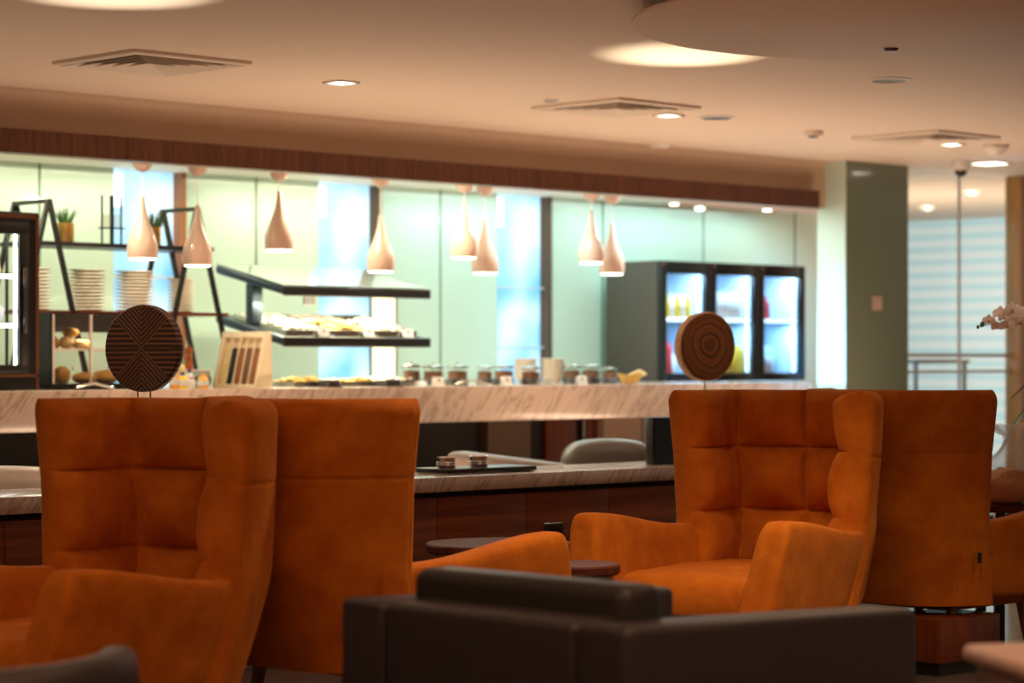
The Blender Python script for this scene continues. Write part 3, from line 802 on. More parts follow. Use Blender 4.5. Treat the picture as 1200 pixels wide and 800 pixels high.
# knitted pouch and film bag on the table
q = BM(); blob(q, (0, 0, 0.075), (0.115, 0.085, 0.077), 0.18, 4, 3)
tag(obj('knitted_pouch', q, 'tan_knit', None, (2.07, 10.10, 0.588), 0.2), 'tan knitted pouch lying in front of the clear plastic bag', 'pouch')
q = BM(); blob(q, (0, 0, 0.085), (0.10, 0.09, 0.085), 0.3, 4, 8)
tag(obj('patterned_cloth', q, 'grey_knit', None, (2.27, 10.08, 0.59), 0.2), 'bundled grey patterned cloth at the right edge beside the pouch', 'cloth')
q = BM()
def bag(u, v):
    a_ = 2*PI*u
    r_ = 0.115*(1-0.62*ease(v, 0.35, 0.82)+0.75*ease(v, 0.82, 1.0))
    r_ *= 1+0.22*math.sin(7*a_+v*5)*ease(v, 0.1, 0.9)+0.12*noise.noise(Vector((math.cos(a_)*2, math.sin(a_)*2, v*5)))
    return Vector((r_*math.cos(a_)+0.05*v, r_*math.sin(a_)*0.85, 0.33*v))
g = grid(q, bag, 72, 28, True); q.faces.new([g[i][0] for i in range(72)])
t = tag(obj('plastic_bag', q, 'clear_film', None, (2.10, 10.27, 0.591), 0, angle=60), 'clear plastic gift bag gathered at its neck near the orchid', 'bag')
q = BM(); blob(q, (-0.03, 0, 0.09), (0.05, 0.045, 0.05), 0.4, 3, 5); blob(q, (0.03, 0.01, 0.04), (0.05, 0.045, 0.038), 0.4, 3, 9); obj('contents', q, 'stone_dark', t)

# ------------------------------------------------------------------ on the buffet
BT = 1.044
# tall lit display cabinet at the far left
s1 = S(45, 10.12); t = thing('display_cabinet', 'black framed lit glass display cabinet at the far left of the buffet', 'cabinet', W(s1, 10.12, BT), TH)
q = BM(); cw, cd, chh = 0.82, 0.28, 0.872
bx(q, -cw, 0, 0, cd, 0, 0.085, 0.004); bx(q, -cw, 0, 0, cd, chh-0.05, chh, 0.004)
for x0, x1, x2, x3 in ((-cw, -cw+0.06, -cw, -cw+0.012), (-0.055, 0, -0.012, 0)):
    bx(q, x0, x1, 0, 0.03, 0.08, chh-0.04); bx(q, x2, x3, cd-0.012, cd, 0.08, chh-0.04)
obj('frame', q, 'black_metal', t)
q = BM(); bx(q, -0.018, 0.001, -0.004, 0.0, 0.005, chh-0.005); bx(q, -cw, 0.001, -0.004, 0.0, chh-0.03, chh-0.012); bx(q, -cw, 0.0, -0.004, 0, 0.065, 0.08); obj('coppery_strip', q, 'copper_tone', t)  # coppery strips; the bottom one stands for a reflection on the frame
q = BM(); bx(q, -cw+0.06, -0.06, 0.002, 0.010, 0.10, chh-0.075)
d = obj('door', q, 'clear_glass', t)
q = BM()
for a0, a1, z0, z1 in ((-cw+0.055, -0.055, 0.085, 0.125), (-cw+0.055, -0.055, chh-0.11, chh-0.05), (-0.11, -0.055, 0.1, chh-0.08), (-cw+0.055, -cw+0.11, 0.1, chh-0.08)):
    bx(q, a0, a1, -0.003, 0.013, z0, z1, 0.003)
obj('door_frame', q, 'black_metal', d)
q = BM(); bx(q, -0.095, -0.075, -0.022, -0.010, 0.28, 0.60, 0.004); bx(q, -0.09, -0.08, -0.012, 0.0, 0.29, 0.31); bx(q, -0.09, -0.08, -0.012, 0.0, 0.57, 0.59); obj('handle', q, 'dark_steel', d)
q = BM(); bx(q, -0.122, -0.112, 0.02, 0.03, 0.125, chh-0.11); obj('light_strip', q, 'led_strip', t)
for z_ in (0.33, 0.57):
    q = BM(); bx(q, -cw+0.07, -0.06, 0.03, cd-0.03, z_, z_+0.008); sh = obj('shelf', q, 'acrylic', t)
    q = BM(); bx(q, -cw+0.07, -0.12, 0.03, 0.045, z_-0.022, z_-0.004); obj('light_strip', q, 'led_strip', sh)
def at_cab(x, y, z): return W(s1+x, 10.12+y, BT+z)
for i, (x, rx) in enumerate(((-0.155, 0.25), (-0.19, 0.3), (-0.225, 0.2), (-0.30, 0.25), (-0.335, 0.2))):
    q = BM(); bx(q, -0.012, 0.012, -0.04, 0.04, 0, 0.10, 0.006)
    for v in q.verts: v.co.x += v.co.z*-0.25
    tag(obj('wrapped_sandwich', q, 'bread_light', None, at_cab(x, 0.14, 0.579), TH), 'pale wrapped sandwich leaning on the top shelf of the left display cabinet', 'sandwich', 'wrapped sandwiches in the left cabinet')
for i, x in enumerate((-0.16, -0.30)):
    q = BM(); lathe(q, [(0, 0), (0.03, 0), (0.045, 0.06), (0.043, 0.065), (0.028, 0.006), (0, 0.006)], seg=24)
    lathe(q, [(0, 0.04), (0.038, 0.04), (0.03, 0.075), (0, 0.08)], seg=24)
    tag(obj('dessert_cup', q, 'white_ceramic' if i else 'milky', None, at_cab(x, 0.13, 0.339), TH), ('dessert cup on the middle shelf of the left cabinet, nearest its right door post', 'dessert cup on the middle shelf of the left cabinet at the picture edge')[i], 'dessert')
q = BM(); lathe(q, [(0, 0), (0.07, 0), (0.09, 0.012), (0.085, 0.016), (0, 0.006)], seg=24); lathe(q, [(0, 0.012), (0.06, 0.012), (0.04, 0.05), (0, 0.055)], seg=24)
tag(obj('cake_plate', q, 'dark_grain', None, at_cab(-0.21, 0.14, 0.086), TH), 'dark cake plate on the floor of the left display cabinet', 'cake')

# clear pastry case
s1 = S(59, 10.15); t = thing('pastry_case', 'clear two tier pastry case with bread rolls behind the carved disc', 'case', W(s1, 10.15, BT), TH)
L_ = 0.66; dh = 0.385; dz = 0.25
q = BM(); bx(q, 0, L_, 0, dz, 0.0, 0.03, 0.003); bx(q, 0, L_, 0, dz, dh-0.008, dh); bx(q, 0, 0.012, 0, dz, 0.03, dh-0.008)
bx(q, L_-0.012, L_, 0, 0.012, 0.03, dh-0.008)
obj('frame', q, 'black_metal', t)
q = BM(); bx(q, 0.012, L_-0.012, dz-0.012, dz, 0.29, dh-0.008); obj('header_panel', q, 'dark_steel', t)
q = BM()
for x_ in (0.012, 0.235, 0.46, L_-0.02): bx(q, x_, x_+0.012, -0.002, 0.010, 0.03, dh-0.008)
obj('mullion', q, 'white_plastic', t)
q = BM(); bx(q, 0.02, L_-0.012, 0.011, 0.014, 0.03, dh-0.01); obj('front_pane', q, 'acrylic', t)
q = BM(); bx(q, 0.014, L_-0.014, 0.012, dz-0.014, 0.195, 0.207); obj('shelf', q, 'white_plastic', t)
for x_ in (0.13, 0.34):
    q = BM(); lathe(q, [(0, 0), (0.007, 0.002), (0.009, 0.008), (0.006, 0.014), (0, 0.016)], seg=16, cy=-0.012, cx=x_, cz=0.10); obj('knob', q, 'steel', t)
rolls = [(0.05, .10, .207, .045, .03, .022), (0.10, .12, .207, .04, .03, .027), (0.155, .09, .207, .045, .035, .032), (0.22, .08, .207, .05, .035, .024), (0.275, .10, .207, .03, .03, .022),
         (0.20, .12, .262, .06, .035, .026), (0.11, .17, .207, .05, .03, .035)]
for i, (x, y, z, a1, b1, c1) in enumerate(rolls):
    q = BM(); blob(q, (0, 0, c1), (a1, b1, c1), 0.1, 3, i)
    o = tag(obj('bread_roll', q, 'bread_light' if i in (2, 3) else 'bread', None, W(s1+x, 10.15+y, BT+z-0.002), TH+0.3*i), 'golden bread roll heaped on the upper tier of the pastry case', 'bread roll', 'bread rolls on the upper tier')
for i, (x, y, a1, c1, lab) in enumerate(((0.05, .15, .05, .03, 'brown loaf lying behind the sliced end in the pastry case'), (0.12, .08, .042, .045, 'round cut loaf end facing out on the lower tier of the pastry case'), (0.27, .10, .07, .03, 'flat brown loaf low in the middle of the pastry case'), (0.40, .10, .08, .035, 'long brown loaf low in the pastry case, just left of the carved disc'), (0.54, .10, .07, .03, 'brown loaf low in the pastry case, its end hidden by the carved disc'))):
    q = BM(); blob(q, (0, 0, c1), (a1, 0.05, c1), 0.08, 3, i+20)
    tag(obj('loaf', q, 'bread', None, W(s1+x, 10.15+y, BT+0.028), TH), lab, 'bread')
# A-frame shelf rack
P0, P1 = 10.46, 10.77
sl, sr = S(57, P0), S(231, P0)
t = thing('shelf_rack', 'black metal trestle rack with two long shelves over the pastry case', 'rack', W(0, 0, BT), TH)
za = 2.005-BT
for s_ in (sl, sr):
    for p_ in (P0, P1):
        q = BM(); bar(q, (s_-0.004, p_, za), (s_-0.245, p_, 0.0), 0.022, 0.022); bar(q, (s_+0.004, p_, za), (s_+0.245, p_, 0.0), 0.022, 0.022); obj('trestle', q, 'black_metal', t)
    q = BM(); bx(q, s_-0.014, s_+0.014, P0-0.011, P1+0.011, za-0.012, za+0.008); obj('top_bar', q, 'black_metal', t)
q = BM(); bx(q, sl-0.09, sr+0.11, P0-0.005, P1+0.005, 0.733, 0.755); obj('upper_shelf', q, 'black_metal', t)
q = BM(); bx(q, sl-0.20, sr+0.21, P0-0.005, P1+0.005, 0.385, 0.403); obj('lower_shelf', q, 'plinth_wood', t)
UP, LO = BT+0.755, BT+0.403
def potted(label, px, p, seed):
    t = thing('potted_succulent', label, 'plant', W(S(px, p), p, UP), TH)
    q = BM(); lathe(q, [(0, 0), (0.042, 0), (0.044, 0.004), (0.044, 0.104), (0.040, 0.104), (0.038, 0.09), (0, 0.09)], seg=32); obj('pot', q, 'gold', t)
    rnd = random.Random(seed); q = BM()
    for k_ in range(46):
        a_ = rnd.uniform(0, 2*PI); sp = rnd.uniform(0.05, 1.0); L = 0.075+0.04*rnd.random()
        d = Vector((math.cos(a_)*sp*0.8, math.sin(a_)*sp*0.8, 1.1)).normalized()
        b0 = Vector((math.cos(a_)*sp*0.022, math.sin(a_)*sp*0.022, 0.085))
        tube(q, [b0, b0+d*L*0.5+Vector((0, 0, .004)), b0+d*L + Vector((d.x*.01, d.y*.01, -0.004*sp))], 0.0042, 5, 0.0008)
    obj('foliage', q, 'green_leaf', t)
potted('spiky green succulent in a gold pot at the left on the black rack', 77, 10.60, 1)
potted('spiky green succulent in a gold pot half hidden behind the leftmost pendant lamp', 179, 10.60, 2)
t = thing('candle_holder', 'black wire holder with small glasses on the rack shelf between the plants', 'holder', W(S(131, 10.6), 10.60, UP), TH)
q = BM()
for x_, w_ in ((-0.062, 0.008), (0.0, 0.016), (0.06, 0.008)): bx(q, x_-w_/2, x_+w_/2, -w_/2, w_/2, 0, 0.26)
obj('post', q, 'black_metal', t)
q = BM(); bx(q, -0.066, 0.066, -0.03, 0.03, 0.085, 0.091); obj('ledge', q, 'black_metal', t)
for x_, nm in ((-0.032, 'clear candle glass on the wire holder, left of its centre post'), (0.032, 'clear candle glass on the wire holder, right of its centre post')):
    q = BM(); lathe(q, [(0, 0), (0.021, 0), (0.024, 0.07), (0.022, 0.07), (0.019, 0.004), (0, 0.004)], seg=24)
    tag(obj('candle_glass', q, 'acrylic', None, W(S(131, 10.6)+x_, 10.60, UP+0.091), TH), nm, 'glass')
# stacked plates
first = {}
def plates(px, r, n_, label, grp):
    p = 10.60
    if r not in first:
        q = BM(); lathe(q, [(0, 0), (r*0.62, 0), (r*0.66, 0.002), (r, 0.0085), (r, 0.0145), (r*0.95, 0.0135), (r*0.62, 0.004), (0, 0.003)], seg=40)
        first[r] = obj('plate', q, 'white_ceramic', None, (0, 0, 0)); o = first[r]
        fresh = True
    else: fresh = False
    for k_ in range(n_):
        if fresh and k_ == 0: o = first[r]
        else:
            o = first[r].copy(); COL.objects.link(o)
        o.location = W(S(px, p), p, LO + 0.0185*k_); o.rotation_euler.z = TH
        tag(o, label, 'plate', grp)
plates(40, 0.085, 12, 'cream plate in the stack half hidden by the left display cabinet', 'plates stacked beside the cabinet')
plates(102, 0.096, 12, 'cream plate in the tall stack below the left succulent', 'plates stacked at the left of the rack')
plates(158, 0.102, 12, 'cream plate in the wide stack below the leftmost pendant lamp', 'plates stacked in the middle of the rack')
plates(212, 0.072, 10, 'small cream plate in the narrow stack at the right of the rack', 'small plates stacked at the right of the rack')

# pepper mill on a little stand, bottles
s_ = S(233, 10.3)
t = thing('condiment_stand', 'little grey stand under the wooden pepper mill', 'stand', W(s_, 10.38, BT), TH)
q = BM(); bx(q, -0.09, 0.09, -0.07, 0.07, 0.085, 0.097, 0.003); obj('top', q, 'white_plastic', t)
for ix in (-0.08, 0.08):
    q = BM(); bx(q, ix-0.006, ix+0.006, -0.06, 0.06, 0, 0.085); obj('leg', q, 'steel', t)
q = BM(); lathe(q, [(0, 0), (0.024, 0), (0.024, 0.02), (0.018, 0.032), (0.017, 0.05), (0.021, 0.062), (0.016, 0.075), (0.014, 0.08), (0.021, 0.088), (0.021, 0.112), (0.010, 0.12), (0.005, 0.124), (0.007, 0.13), (0, 0.135)], seg=28)
tag(obj('pepper_mill', q, 'mill_wood', None, W(s_-0.005, 10.38, BT+0.097), TH), 'turned reddish wooden pepper mill right of the carved disc', 'pepper mill')
def bottle(label, px, p, r, h, body, cap, nm='sauce_bottle', z=BT):
    t = thing(nm, label, 'bottle', W(S(px, p), p, z), TH)
    q = BM(); lathe(q, [(0, 0), (r, 0), (r, h*0.6), (r*0.55, h*0.78), (r*0.4, h*0.82), (0, h*0.82)], seg=20); obj('body', q, body, t)
    q = BM(); lathe(q, [(0, h*0.82), (r*0.45, h*0.82), (r*0.42, h), (0, h)], seg=20); obj('cap', q, cap, t)
    q = BM(); lathe(q, [(r*1.02, h*0.2), (r*1.03, h*0.22), (r*1.03, h*0.5), (r*1.02, h*0.52)], seg=20, cap=False); obj('sticker', q, 'white_pack', t)
    return t
bottle('orange sauce bottle nearest the edge of the carved disc', 204, 10.12, 0.024, 0.11, 'orange_sauce', 'red_pack')
bottle('yellow sauce bottle with blue band under the green topped bottle', 214, 10.10, 0.026, 0.085, 'yellow_pack', 'blue_pack')
bottle('tall sauce bottle with green top beside the carved disc', 213, 10.22, 0.024, 0.155, 'bread_light', 'green_pack')
bottle('small pale sauce bottle with red cap below the pepper mill', 225, 10.12, 0.018, 0.06, 'white_pack', 'red_pack')
bottle('blue capped jar behind the small red capped bottle', 222, 10.2, 0.022, 0.10, 'white_pack', 'blue_pack')
bottle('wide orange capped jar right of the sauce bottles', 238, 10.12, 0.029, 0.078, 'orange_sauce', 'orange_sauce')
# dispenser rack with tilted slots
t = thing('tea_rack', 'cream wooden rack with five slots leaning back beside the sauce bottles', 'rack', W(S(281, 10.2), 10.24, BT), TH-math.radians(76))
w2 = 0.150; lean = 0.30; hh = 0.30
def lx(bm, x0, x1, y0, y1, z0, z1, bev=0.0):
    k0 = len(bm.verts); bx(bm, x0, x1, y0, y1, z0, z1, bev); bm.verts.ensure_lookup_table()
    for v in bm.verts[k0:]: v.co.x += v.co.z*0.0; v.co.y += v.co.z*lean
q = BM(); lx(q, -w2, -w2+0.024, -0.01, 0.03, 0, hh, 0.003); lx(q, w2-0.024, w2, -0.01, 0.03, 0, hh, 0.003); lx(q, -w2+0.024, w2-0.024, -0.01, 0.03, hh-0.033, hh, 0.003); lx(q, -w2+0.024, w2-0.024, -0.01, 0.03, 0, 0.02, 0.003)
obj('frame', q, 'cream_wood', t)
q = BM(); prism(q, [(-0.03, 0), (-0.10, 0), (-0.03-lean*hh, hh)], -w2, -w2+0.012); 
for v in q.verts: v.co = Vector((v.co.y, -v.co.x, v.co.z))
q2 = q; obj('side_bracket', q2, 'cream_wood', t)
q = BM(); prism(q, [(-0.03, 0), (-0.13, 0), (-0.12, hh), (-0.03-lean*hh, hh)], w2-0.012, w2)
for v in q.verts: v.co = Vector((v.co.y, -v.co.x, v.co.z))
obj('side_bracket', q, 'cream_wood', t)
q = BM(); lx(q, -w2+0.02, w2-0.02, 0.026, 0.034, 0.02, hh-0.03); obj('back_board', q, 'cream_wood', t)
iw = (2*w2-0.048)/5
for k_ in range(1, 5):
    q = BM(); x_ = -w2+0.024+iw*k_; lx(q, x_-0.004, x_+0.004, 0.0, 0.026, 0.02, hh-0.033); obj('divider', q, 'cream_wood', t)
q = BM(); lx(q, -w2+0.024, w2-0.024, 0.008, 0.026, hh-0.085, hh-0.078); obj('cross_rail', q, 'cream_wood', t)
for k_, mm in enumerate(('yellow_grain', 'dark_grain', 'brown_grain', 'umber_grain', 'brown_grain')):
    q = BM(); x_ = -w2+0.024+iw*k_; lx(q, x_+0.007, x_+iw-0.006, 0.004, 0.026, 0.021, hh-0.09, 0.003); obj('filled_slot', q, mm, t)
q = BM(); blob(q, (0, 0, 0.045), (0.045, 0.05, 0.045), 0.05, 3, 1)
tag(obj('teapot_lid', q, 'blue_steel', None, W(S(247, 10.35), 10.42, BT), TH), 'dark rounded pot between the pepper mill and the cream rack', 'pot')

# heated gantry with two sloping decks
s0 = S(332, 10.36); t = thing('heated_display', 'dark two deck heated food display with sloping glass top', 'food display', W(s0, 10.36, BT), TH)
GL = S(503, 10.36)-s0; GD = 0.62
def deck(bm, zf, rise, thk, x0=0, x1=None, y0=0, y1=None, bev=0.02):
    x1 = GL if x1 is None else x1; y1 = GD if y1 is None else y1
    k0 = len(bm.verts); bx(bm, x0, x1, y0, y1, 0, thk, bev, 4); bm.verts.ensure_lookup_table()
    for v in bm.verts[k0:]: v.co.z += zf + rise*v.co.y/GD
zt = Z(346, 13.25)-BT; zl = Z(406, 13.25)-BT
for zf, nm in ((zt, 'canopy'), (zl, 'lower_deck')):
    q = BM(); deck(q, zf, 0.135, 0.052); dk = obj(nm, q, 'blue_steel', t)
    q = BM(); deck(q, zf-0.002, 0.0, 0.058, -0.004, GL+0.004, -0.016, 0.012, 0.012); obj('front_bumper', q, 'black_metal', dk)
    q = BM(); deck(q, zf-0.006, 0.135, 0.006, 0.06, GL-0.06, 0.05, 0.20, 0); obj('heat_lamp', q, 'heat_strip', dk)
q = BM(); deck(q, zt+0.053, 0.135, 0.005, 0.01, GL-0.01, 0.012, GD-0.01, 0); obj('glass_top', q, 'smoke_glass', t)
for x_ in (0.02,):
    q = BM(); bx(q, x_, x_+0.075, 0.30, 0.36, 0.0, zt+0.075, 0.004); obj('post', q, 'blue_steel', t)
q = BM(); bx(q, 0.475, 0.56, 0.40, 0.41, zt-0.04, zt+0.10); obj('control_panel', q, 'dark_steel', t)
def food_tray(label, x0, x1, y0, y1, zf, rise, fy):
    """a shallow steel tray; tilted decks tilt it too"""
    q = BM()
    for a0, a1, b0, b1, c0, c1 in ((x0, x1, y0, y1, 0, 0.004), (x0, x0+0.005, y0, y1, 0.004, 0.03), (x1-0.005, x1, y0, y1, 0.004, 0.03), (x0+0.005, x1-0.005, y0, y0+0.005, 0.004, 0.03), (x0+0.005, x1-0.005, y1-0.005, y1, 0.004, 0.03)):
        k0 = len(q.verts); bx(q, a0, a1, b0, b1, c0, c1); q.verts.ensure_lookup_table()
        for v in q.verts[k0:]: v.co.z += zf + rise*v.co.y/GD
    return tag(obj('food_tray', q, 'steel', None, W(s0, 10.36, BT), TH), label, 'tray')
def heap(label, name, x0, x1, y0, y1, zf, rise, material, n_, r, seed):
    rnd = random.Random(seed); q = BM()
    for k_ in range(n_):
        x = rnd.uniform(x0, x1); y = rnd.uniform(y0, y1); e = 1-abs((x-(x0+x1)/2)/((x1-x0)/2))**2
        blob(q, (x, y, zf + rise*y/GD + r*0.6 + e*r*1.6*rnd.random()), (r*rnd.uniform(.8, 1.5), r*rnd.uniform(.7, 1.1), r*rnd.uniform(.5, .9)), 0.5, 2, k_+seed, rnd.uniform(0, 3))
    return tag(obj(name, q, material, None, W(s0, 10.36, BT), TH), label, 'food', kind='stuff')
LD = zl+0.052
tr = [('steel food tray on the lower deck, leftmost', 0.05, 0.38), ('steel food tray on the lower deck with orange fritters', 0.40, 0.70), ('steel food tray on the lower deck, rightmost', 0.72, 1.02)]
for lb, a0, a1 in tr: food_tray(lb, a0, a1, 0.04, 0.50, LD+0.001, 0.135, 0)
heap('pale salad pieces heaped in the leftmost lower deck tray', 'salad', 0.08, 0.35, 0.08, 0.45, LD+0.006, 0.135, 'salad', 60, 0.017, 3)
heap('orange fritters heaped in the middle tray of the lower deck', 'fritters', 0.43, 0.67, 0.08, 0.30, LD+0.006, 0.135, 'fritter', 46, 0.019, 4)
heap('pale pastry pieces in the rightmost lower deck tray', 'pastries', 0.75, 0.98, 0.08, 0.40, LD+0.006, 0.135, 'salad', 50, 0.016, 5)
cards = [(0.30, 'white name card on the lower deck, left of the fritters'), (0.63, 'white name card on the lower deck, right of the fritters'), (0.93, 'white name card near the right end of the lower deck')]
def card(loc, label, mark='seam'):
    t = thing('name_card', label, 'card', loc, TH-0.15)
    q = BM(); prism(q, [(-0.035, 0), (0.035, 0), (0.035, 0.052), (-0.035, 0.052)], 0, 0.003)
    for v in q.verts: v.co.y += v.co.z*0.3
    obj('front_leaf', q, 'white_pack', t)
    q = BM(); prism(q, [(-0.035, 0), (0.035, 0), (0.035, 0.052), (-0.035, 0.052)], 0.034, 0.037)
    for v in q.verts: v.co.y -= v.co.z*0.3
    obj('back_leaf', q, 'white_pack', t)
    q = BM(); bx(q, -0.006, 0.008, -0.001, 0.0, 0.028, 0.042); 
    for v in q.verts: v.co.y += v.co.z*0.3-0.0005
    obj('mark', q, 'umber_grain', t)
for x_, lb in cards: card(W(s0+x_, 10.36+0.005, BT+LD+0.0015), lb)
# trays at counter level below it
for lb, a0, a1 in (('steel food tray standing on the marble at the left below the heated display', -0.10, 0.32), ('steel food tray on the marble with golden pastries, below the heated display', 0.34, 0.68), ('steel food tray on the marble at the right below the heated display', 0.70, 1.02)):
    food_tray(lb, a0, a1, -0.22, 0.26, 0.0, 0, 0)
heap('golden fritters heaped in a tray on the marble below the display', 'fritters', 0.00, 0.24, -0.15, 0.15, 0.012, 0, 'fritter', 50, 0.019, 9)
heap('golden pastries spread in the tray right of the fritters on the marble', 'pastries', 0.42, 0.64, -0.10, 0.20, 0.012, 0, 'fritter', 40, 0.015, 10)
heap('pale rice pieces in the right hand tray on the marble', 'rice_cakes', 0.74, 0.99, -0.10, 0.20, 0.012, 0, 'salad', 40, 0.015, 11)
def lidtray(px, p, w, label):
    q = BM(); bx(q, -w/2, w/2, -0.05, 0.05, 0, 0.045, 0.012, 3); bx(q, -w/2-0.01, w/2+0.01, -0.06, 0.06, 0, 0.01)
    tag(obj('serving_dish', q, 'dark_steel', None, W(S(px, p), p, BT), TH), label, 'dish')
lidtray(386, 10.08, 0.08, 'small dark dish in front of the golden fritters on the marble')
lidtray(455, 10.08, 0.11, 'small dark dish on the marble left of the first glass pot')

# pots with glass walls
def chafer(label, px, p, r, h):
    t = thing('glass_pot', label, 'pot', W(S(px, p), p, BT), TH)
    q = BM(); lathe(q, [(0, 0), (r, 0), (r, h*0.30), (r*0.96, h*0.32), (0, h*0.32)], seg=36); obj('base', q, 'dark_steel', t)
    q = BM(); lathe(q, [(r*0.93, h*0.32), (r*0.96, h*0.32), (r*0.96, h*0.84), (r*0.93, h*0.84)], seg=36, cap=False); obj('glass_wall', q, 'acrylic', t)
    q = BM(); lathe(q, [(0, h*0.325), (r*0.86, h*0.325), (r*0.84, h*0.68), (0, h*0.72)], seg=30); obj('filling', q, 'umber_grain', t)
    q = BM(); lathe(q, [(r*0.9, h*0.84), (r*1.02, h*0.84), (r*1.02, h*0.93), (r*0.6, h), (0, h*1.02), (0, h*0.98), (r*0.9, h*0.9)], seg=36, cap=False); obj('lid', q, 'steel', t)
    q = BM(); lathe(q, [(0, h*1.02), (r*0.12, h*1.02), (r*0.12, h*1.10), (0, h*1.12)], seg=16); obj('knob', q, 'steel', t)
for px, p, r, h, lb in ((482, 10.30, .055, .125, 'glass walled pot first in the row right of the heated display'), (508, 10.22, .062, .12, 'glass walled pot second in the row, behind the first white card'),
                        (536, 10.30, .065, .12, 'glass walled pot third in the row, below the two middle pendants'), (568, 10.45, .05, .115, 'glass walled pot set back left of the blue window'),
                        (590, 10.24, .062, .12, 'glass walled pot just left of the stacked white bowls'), (622, 10.20, .06, .11, 'glass walled pot in front of the stacked white bowls'),
                        (670, 10.34, .055, .12, 'glass walled pot just right of the stacked white bowls'), (692, 10.24, .060, .12, 'glass walled pot near the fridge, behind the third white card'), (714, 10.42, .05, .10, 'last glass walled pot before the fridge side')):
    chafer(lb, px, p, r, h)
for px, lb in ((514, 'white card on the marble below the middle pendants'), (594, 'white card on the marble left of the bowls'), (682, 'white card on the marble right of the bowls')): card(W(S(px, 10.06), 10.05, BT), lb)
def bowls(px, p, n_, r, side):
    q = BM(); lathe(q, [(0, 0), (r*0.5, 0), (r*0.55, 0.006), (r, 0.045), (r*0.96, 0.046), (r*0.5, 0.012), (0, 0.010)], seg=32)
    o0 = obj('bowl', q, 'white_ceramic', None)
    for k_ in range(n_):
        o = o0 if k_ == 0 else o0.copy()
        if k_: COL.objects.link(o)
        o.location = W(S(px, p), p, BT+0.022*k_)
        tag(o, 'white bowl in the %s of the two stacks before the blue window' % side, 'bowl', '%s stack of white bowls' % side)
bowls(616, 10.62, 6, 0.075, 'left'); bowls(648, 10.45, 6, 0.075, 'right')
def tongs(px, p, label, rz):
    q = BM(); 
    for sgn in (-1, 1): tube(q, [(-0.11, 0, 0.012), (0.0, sgn*0.012, 0.03), (0.10, sgn*0.016, 0.010), (0.12, sgn*0.010, 0.006)], 0.005, 6)
    tag(obj('tongs', q, 'steel', None, W(S(px, p), p, BT+0.002), TH+rz), label, 'tongs')
    q = BM(); lathe(q, [(0, 0), (0.05, 0), (0.062, 0.006), (0, 0.003)], seg=24)
for px, p, lb, rz in ((554, 10.07, 'steel tongs lying on the marble right of the first card', -0.2), (640, 10.07, 'steel tongs lying before the right stack of bowls', 0.3), (110, 10.06, 'steel tongs at the foot of the pastry case', 0.1)): tongs(px, p, lb, rz)
t = thing('bread_boat', 'wooden boat dish of breadsticks at the foot of the fridge', 'dish', W(S(738, 10.2), 10.2, BT), TH)
q = BM()
def boat(u, v):
    a_ = 2*PI*u; r_ = 0.55+0.45*v
    return Vector((0.105*r_*math.cos(a_), 0.05*r_*math.sin(a_), 0.055*v + 0.012*abs(math.cos(a_))**4*v))
g = grid(q, boat, 36, 8, True); q.faces.new([g[i][0] for i in range(36)]); obj('bowl', q, 'bread', t)
for i in range(5):
    q = BM(); a_ = -0.3+0.15*i; tube(q, [(-0.05+0.02*i, 0.02-0.01*i, 0.03), (0.07+0.025*i, 0.01*i-0.02, 0.085-0.006*i)], 0.006, 7); obj('breadstick', q, 'bread_light', t)

# ------------------------------------------------------------------ bar fridge
PF = 11.0
f0, f1 = S(775, PF), S(944, PF); FW = f1-f0; FH = Z(305, DEP(775, PF))-BT; FD = 0.52
t = thing('bar_fridge', 'black three door glass fridge glowing blue at the right end of the buffet', 'fridge', W(f0, PF, BT), TH)
q = BM(); bx(q, 0, 0.02, 0.04, FD, 0, FH, 0.002); obj('side_panel', q, 'fridge_side', t)
q = BM(); bx(q, FW-0.02, FW, 0.04, FD, 0, FH, 0.002); obj('side_panel', q, 'fridge_side', t)
q = BM(); bx(q, 0.02, FW-0.02, 0.04, FD, FH-0.03, FH-0.002); bx(q, 0.02, FW-0.02, 0.04, FD, 0.002, 0.05); obj('top_and_floor', q, 'black_metal', t)
q = BM(); bx(q, 0.02, FW-0.02, FD-0.02, FD, 0.05, FH-0.03); obj('back_lining', q, 'fridge_inner', t)
q = BM(); bx(q, 0.021, 0.026, 0.045, FD-0.02, 0.05, FH-0.03); bx(q, FW-0.026, FW-0.021, 0.045, FD-0.02, 0.05, FH-0.03); obj('side_lining', q, 'fridge_inner', t)
dwid = FW/3
for k_ in range(3):
    x0 = k_*dwid
    q = BM(); fw = 0.058
    bx(q, x0+0.002, x0+fw, 0, 0.038, 0, FH, 0.004); bx(q, x0+dwid-fw, x0+dwid-0.002, 0, 0.038, 0, FH, 0.004)
    bx(q, x0+fw, x0+dwid-fw, 0, 0.038, FH-0.085, FH, 0.003); bx(q, x0+fw, x0+dwid-fw, 0, 0.038, 0, 0.055, 0.003)
    d = obj('door', q, 'black_metal', t)
    q = BM(); bx(q, x0+fw, x0+dwid-fw, 0.014, 0.02, 0.05, FH-0.08); obj('pane', q, 'clear_glass', d)
    q = BM(); lathe(q, [(0, 0), (0.012, 0), (0.012, 0.018), (0, 0.018)], seg=16, cx=x0+0.02, cy=0.0, cz=FH-0.03); obj('hinge', q, 'copper_tone', d)
    q = BM(); bx(q, x0+dwid-fw-0.022, x0+dwid-fw-0.008, 0.045, 0.06, 0.06, FH-0.09); obj('light_strip', q, 'led_cool', t)
    q = BM(); bx(q, x0+0.01, x0+dwid-0.01, 0.07, FD-0.03, 0.42, 0.432); sh = obj('shelf', q, 'white_plastic', t)
    q = BM(); bx(q, x0+0.02, x0+dwid-0.02, 0.055, 0.07, 0.41, 0.436); obj('shelf_lip', q, 'led_cool', sh)
